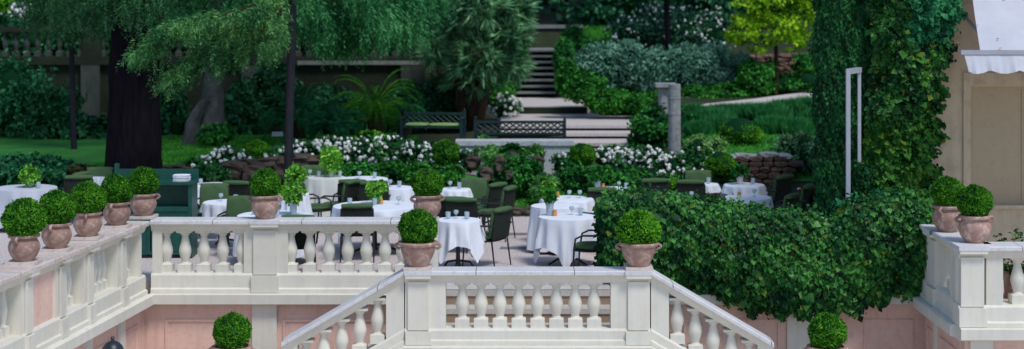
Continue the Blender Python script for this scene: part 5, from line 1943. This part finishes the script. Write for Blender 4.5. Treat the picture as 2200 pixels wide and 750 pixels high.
# slim trunk in front
D = 32.7
crown = [(XW(632, D) + a, D + b_, 6.4 + c, 1.3, 1.3, .8) for a, b_, c in ((-1.5, 0, 0), (0, 1, .5), (1.5, 0, .2), (0, -1, .6))]
t = tree('slim_tree', 'slim dark leaning trunk behind the small table, light feathery bough reaching left', D, [(616, 462), (618, 395), (622, 240), (627, 80), (630, -40), (634, -300)], [10, 9.5, 9, 8.6, 8, 6], 'bark_slim', crown, 3500, .18, .35, 'weeping_teal', .05, 7, droop=-.5)
lv, wood, base = BOUGH
b_o = wood.build('bough', M['bark_brown'], t, True, Vector(base) - t.location)
f_o = lv.build('bough_foliage', M['cedar_light'], b_o, base)
D = 40.0
crown = [(XW(152, D) + a, D + b_, 5.6 + c, 1.3, 1.3, .9) for a, b_, c in ((-1.2, 0, 0), (.4, .6, .5), (1.4, 0, .1))]
t = tree('slim_tree', 'thin pale trunk in the shade at the far left, left of the thick trunk', D, [(159, 322), (156, 220), (153, 90), (152, -60), (150, -240)], [6.5, 6, 5.5, 5, 4], 'bark_slim', crown, 3500, .18, .35, 'cedar_shade', .05, 7, droop=-.5)
lv = Leaves()
base = np.array(t.location)
for pts, n in (([(150, -60, 0), (190, -10, -.4), (230, 30, -.4)], 320), ([(150, -70, 0), (110, -20, .3), (85, 10, .3)], 260), ([(150, -40, -.3), (160, 10, -.5), (150, 40, -.5)], 260)):
    s_, d = along(px_curve(pts, D), n)
    s_ = s_ + NR.normal(size=(n, 3)) * np.array([.2, .2, .1])
    twigs(lv, s_, d * .5 + NR.normal(size=(n, 3)) * .4, .7, 16, .11, .026, 1.5)
lv.build('hanging_foliage', M['cedar_shade'], t, base)
# grey flared trunk
D = 41.5
t = tree('grey_trunk_tree', 'pale grey trunk with flared base behind the feathery bough', D, [(448, 314), (452, 285), (456, 230), (461, 150), (463, 40), (466, -120), (468, -300)], [38, 30, 24, 20, 19, 17, 12], 'bark_grey',
         [(XW(466, D) + a, D + b_, 6.4 + c, 1.6, 1.5, .9) for a, b_, c in ((-1.6, 0, 0), (0, 1, .5), (1.5, .4, .2))], 4000, .2, .35, 'weeping_teal', .07, 6, droop=-.5)
b0 = t.location
trunk_mesh([P(x, y, D - .35) - b0 for x, y in ((404, 314), (410, 290), (414, 262), (428, 236), (440, 215))], [q * D / K for q in (17, 15, 14, 14, 10)], 20, .12, 5, 16).build('root_spur', M['bark_grey'], t, True)

# palm
D = 44.5
t = thing('fan_palm', 'grey green fan palm with dense spiky head left of the stone stairs', 'palm', P(1012, 290, D))
b0 = Vector(t.location)
for pts in (((1012, 292), (1015, 240), (1030, 190), (1040, 130)), ((1000, 292), (990, 220), (985, 150), (985, 70)), ((1020, 292), (1034, 230), (1052, 160), (1075, 90))):
    trunk_mesh([P(x, y, D + R.uniform(-.2, .2)) - b0 for x, y in pts], [q * D / K for q in (12, 11, 10, 9)], 18, .12, 5, 16).build('trunk', M['bark_brown'], t, True)
lv = Leaves()


def fan(lv, c, d, size, nl=22, w=.05):
    d = Vector(d).normalized()
    side = d.cross(Vector((R.gauss(0, 1), R.gauss(0, .5), R.gauss(0, .8)))).normalized()
    a = np.linspace(-1.5, 1.5, nl)
    dd = np.cos(a)[:, None] * np.array(d) + np.sin(a)[:, None] * np.array(side)
    dd[:, 2] -= .08 * abs(np.sin(a)) + .02
    p = np.repeat(np.array([c]), nl, 0)
    lv.add(p, dd + NR.normal(size=(nl, 3)) * .05, np.cross(dd, np.array(d.cross(side))), size * NR.uniform(.75, 1.1, nl) * (.7 + .3 * np.cos(a)), w, .5)


for (x, y, rr, nf) in ((1030, 116, 84, 120), (980, 70, 78, 90), (1084, 78, 62, 80), (1020, 10, 90, 80), (940, 108, 34, 30), (1096, 140, 42, 50), (1010, 160, 60, 50), (950, 30, 60, 70), (1096, 24, 50, 60)):
    c = P(x, y, D + R.uniform(-.4, .4)) - b0
    for k in range(nf):
        d = Vector((R.gauss(0, 1), R.gauss(-.25, .9), R.gauss(.15, .8))).normalized()
        r_ = rr * D / K
        fan(lv, tuple(c + d * r_ * R.uniform(.3, .72)), d + Vector((0, -.1, .12)), R.uniform(.40, .58), 20, .045)
lv.build('fronds', M['palm_grey'], t, None)


def cycad(x, y, D, rpx, label, mat, nf=46):
    b = P(x, y, D)
    t = thing('cycad', label, 'cycad', (b.x, b.y, tz(b.x, D)), 0, 'cycads by the old wall')
    b0 = Vector(t.location)
    hgt = max(.3, b.z - b0.z)
    trunk_mesh([(0, 0, 0), (0, 0, hgt * .5), (0, 0, hgt)], [.2, .19, .14], 16, .12, 6, 10).build('trunk', M['bark_brown'], t, True)
    lv = Leaves()
    Ln = rpx * D / K
    for k in range(nf):
        a = R.uniform(0, 2 * PI)
        e = R.uniform(.15, 1.35)
        d = Vector((math.cos(a) * math.cos(e), math.sin(a) * math.cos(e), math.sin(e)))
        p = Vector((0, 0, hgt))
        m = 26
        P_, D_, S_ = [], [], []
        for j in range(m):
            q = j / m
            d = (d + Vector((0, 0, -.055 * (1 + q)))).normalized()
            p = p + d * (Ln * R.uniform(.98, 1.02) / m)
            sd = d.cross(Vector((0, 0, 1))).normalized()
            for s_ in (-1, 1):
                P_.append(tuple(p))
                D_.append(tuple(d * .75 + sd * s_ + Vector((0, 0, .25))))
                S_.append(tuple(d.cross(sd)))
        ll = np.repeat(np.sin(np.linspace(.5, 2.9, m)), 2) * .20
        lv.add(np.array(P_), np.array(D_), np.cross(np.array(D_), np.array(S_)), ll, .028, .1)
    lv.build('fronds', M[mat], t, None)
    return t


cycad(806, 236, 43.2, 122, 'cycad with tall golden green fronds right of the slim trunk', 'cycad_gold')
cycad(640, 258, 42.4, 112, 'broad dark cycad just right of the slim trunk', 'cycad_leaf')
cycad(720, 272, 42.0, 80, 'low dark cycad between the two bigger ones', 'cycad_leaf', 34)
cycad(868, 250, 43.8, 62, 'small dark cycad behind the cushioned bench', 'cycad_leaf', 30)

# yellow green tree
D = 45.2
crown = [pblob(*q, D) for q in ((1655, 62, 62, 34), (1610, 30, 42, 36), (1700, 40, 50, 40), (1660, 5, 60, 36), (1612, -30, 50, 36), (1710, -30, 50, 40), (1660, -70, 60, 40), (1730, 62, 26, 26), (1592, 70, 26, 20), (1690, 92, 32, 16), (1632, 96, 24, 14))]
tree('yellow_tree', 'small tree with bright yellow green leaves on a thin stem, upper right', D, [(1667, 215), (1668, 150), (1667, 90), (1665, 20), (1663, -60)], [5, 4.5, 4, 3, 2], 'bark_brown', crown, 5800, .13, .62, 'yellow_leaf', .05, 5, clump=.36, per=26)
# thin dark double trunk above the rose bush
D = 50.5
tree('slim_tree', 'pair of thin dark stems rising through the white speckled rose bush', D, [(1436, 150), (1434, 80), (1432, 0), (1428, -120), (1426, -240)], [7, 6, 6, 5, 4], 'bark_dark', [pblob(1430 + a, -150 + b_, 90, 60, D) for a, b_ in ((-70, 0), (60, 10), (0, -70))], 4200, .2, .5, 'woods_teal', .05, 5)

# woods behind
GWD = 'trees of the dark wood behind the garden'
names = ['far left', 'left, behind the thick trunk', 'left of the weeping conifer', 'behind the weeping conifer', 'behind the palm', 'left of the stair head', 'behind the stair head', 'right of the stair head', 'behind the white speckled roses', 'behind the yellow tree', 'behind the dark climber', 'far right behind the building', 'far right edge']
for i, x in enumerate((-150, 90, 330, 560, 800, 1010, 1195, 1330, 1470, 1660, 1860, 2080, 2320)):
    D = 60 + R.uniform(-1.5, 2.5)
    if i == 6:
        D = 66
    low = 70 if i not in (6,) else -20
    cr = [pblob(x + R.uniform(-60, 60), low - 20 - 95 * k + R.uniform(-20, 20), R.uniform(95, 140), R.uniform(75, 100), D + R.uniform(-.8, .8)) for k in range(7)]
    cr += [pblob(x + R.uniform(-100, 100), low - 30 - 110 * k, 90, 70, D - .6) for k in range(3)]
    tree('wood_tree', f'dark leafy tree in the wood, {names[i]}', D, [(x, 120), (x + 5, 20), (x + 8, -150), (x + 10, -420)], [16, 14, 12, 6], 'bark_dark', cr, 6000, .34, .55, 'woods' if i % 3 else 'woods_teal', .05, 7, group=GWD, clump=.3, per=30)
for (x, y, rx, ry, D, w_) in ((1085, 20, 60, 40, 56.5, 'left of the dark gap at the stair head'), (1290, 22, 50, 34, 56.8, 'right of the dark gap at the stair head'), (1380, 8, 60, 30, 57.0, 'behind the left part of the rose bush'), (1530, 0, 60, 30, 56.5, 'left of the yellow tree top')):
    bush('wood_shrub', f'bluish leafy shrub, {w_}', 'shrub', [pblob(x, y, rx, ry, D), pblob(x + 20, y - 25, rx * .8, ry, D + .4)], 2400, .2, .55, 'woods_teal', 'shrubs at the wood edge')
bush('shrub', 'yellow green leafy shrub in the top left corner', 'shrub', [pblob(-6, 8, 30, 18, 47.6)], 700, .12, .6, 'box_leaf_bright')

# plant inside the right terrace, seen between the balusters
vase_plant((XW(2176, 23.2), 23.2, .0), 'dark plant in a terracotta pot behind the right balustrade', .85, .22, 'ivy_leaf', 'terracotta', 'pot plants', .38, .14)

# far tree line all round so the garden stays enclosed from any viewpoint
# ------------------------------------------------------------------ light, sky, camera
W = bpy.data.worlds.new('World')
S.world = W
W.use_nodes = True
nt = W.node_tree
bg = nt.nodes['Background']
sky = nt.nodes.new('ShaderNodeTexSky')
sky.sky_type = 'NISHITA'
sky.sun_disc = False
SE, SR = math.radians(58), math.radians(143)     # elevation, compass direction (from +Y, clockwise): right and behind the camera
sky.sun_elevation = SE
sky.sun_rotation = SR
sky.ozone_density = 2.4
sky.dust_density = .4
nt.links.new(sky.outputs['Color'], bg.inputs['Color'])
bg.inputs['Strength'].default_value = .15
sun = bpy.data.lights.new('sun', 'SUN')
sun.energy = 2.35
sun.angle = math.radians(15)
sun.color = (1, .98, .95)
so = bpy.data.objects.new('sun', sun)
COL.objects.link(so)
sd = Vector((math.sin(SR) * math.cos(SE), math.cos(SR) * math.cos(SE), math.sin(SE)))
so.rotation_euler = sd.to_track_quat('Z', 'Y').to_euler()
so.location = sd * 60

cam = bpy.data.cameras.new('camera')
cam.sensor_width = 36
cam.lens = 36 * K / 2200
cam.shift_y = -(375 - HZ) / 2200
cam.clip_start = .5
cam.clip_end = 2000
cam.dof.use_dof = True
cam.dof.focus_distance = 22.8
cam.dof.aperture_fstop = 1.1
co = bpy.data.objects.new('camera', cam)
COL.objects.link(co)
co.location = (0, 0, HC)
co.rotation_euler = (PI / 2, 0, 0)
S.camera = co
S.view_settings.view_transform = 'Standard'
S.view_settings.look = 'None'
S.view_settings.exposure = 0
S.cycles.use_denoising = True
S.cycles.max_bounces = 6
S.cycles.transparent_max_bounces = 12
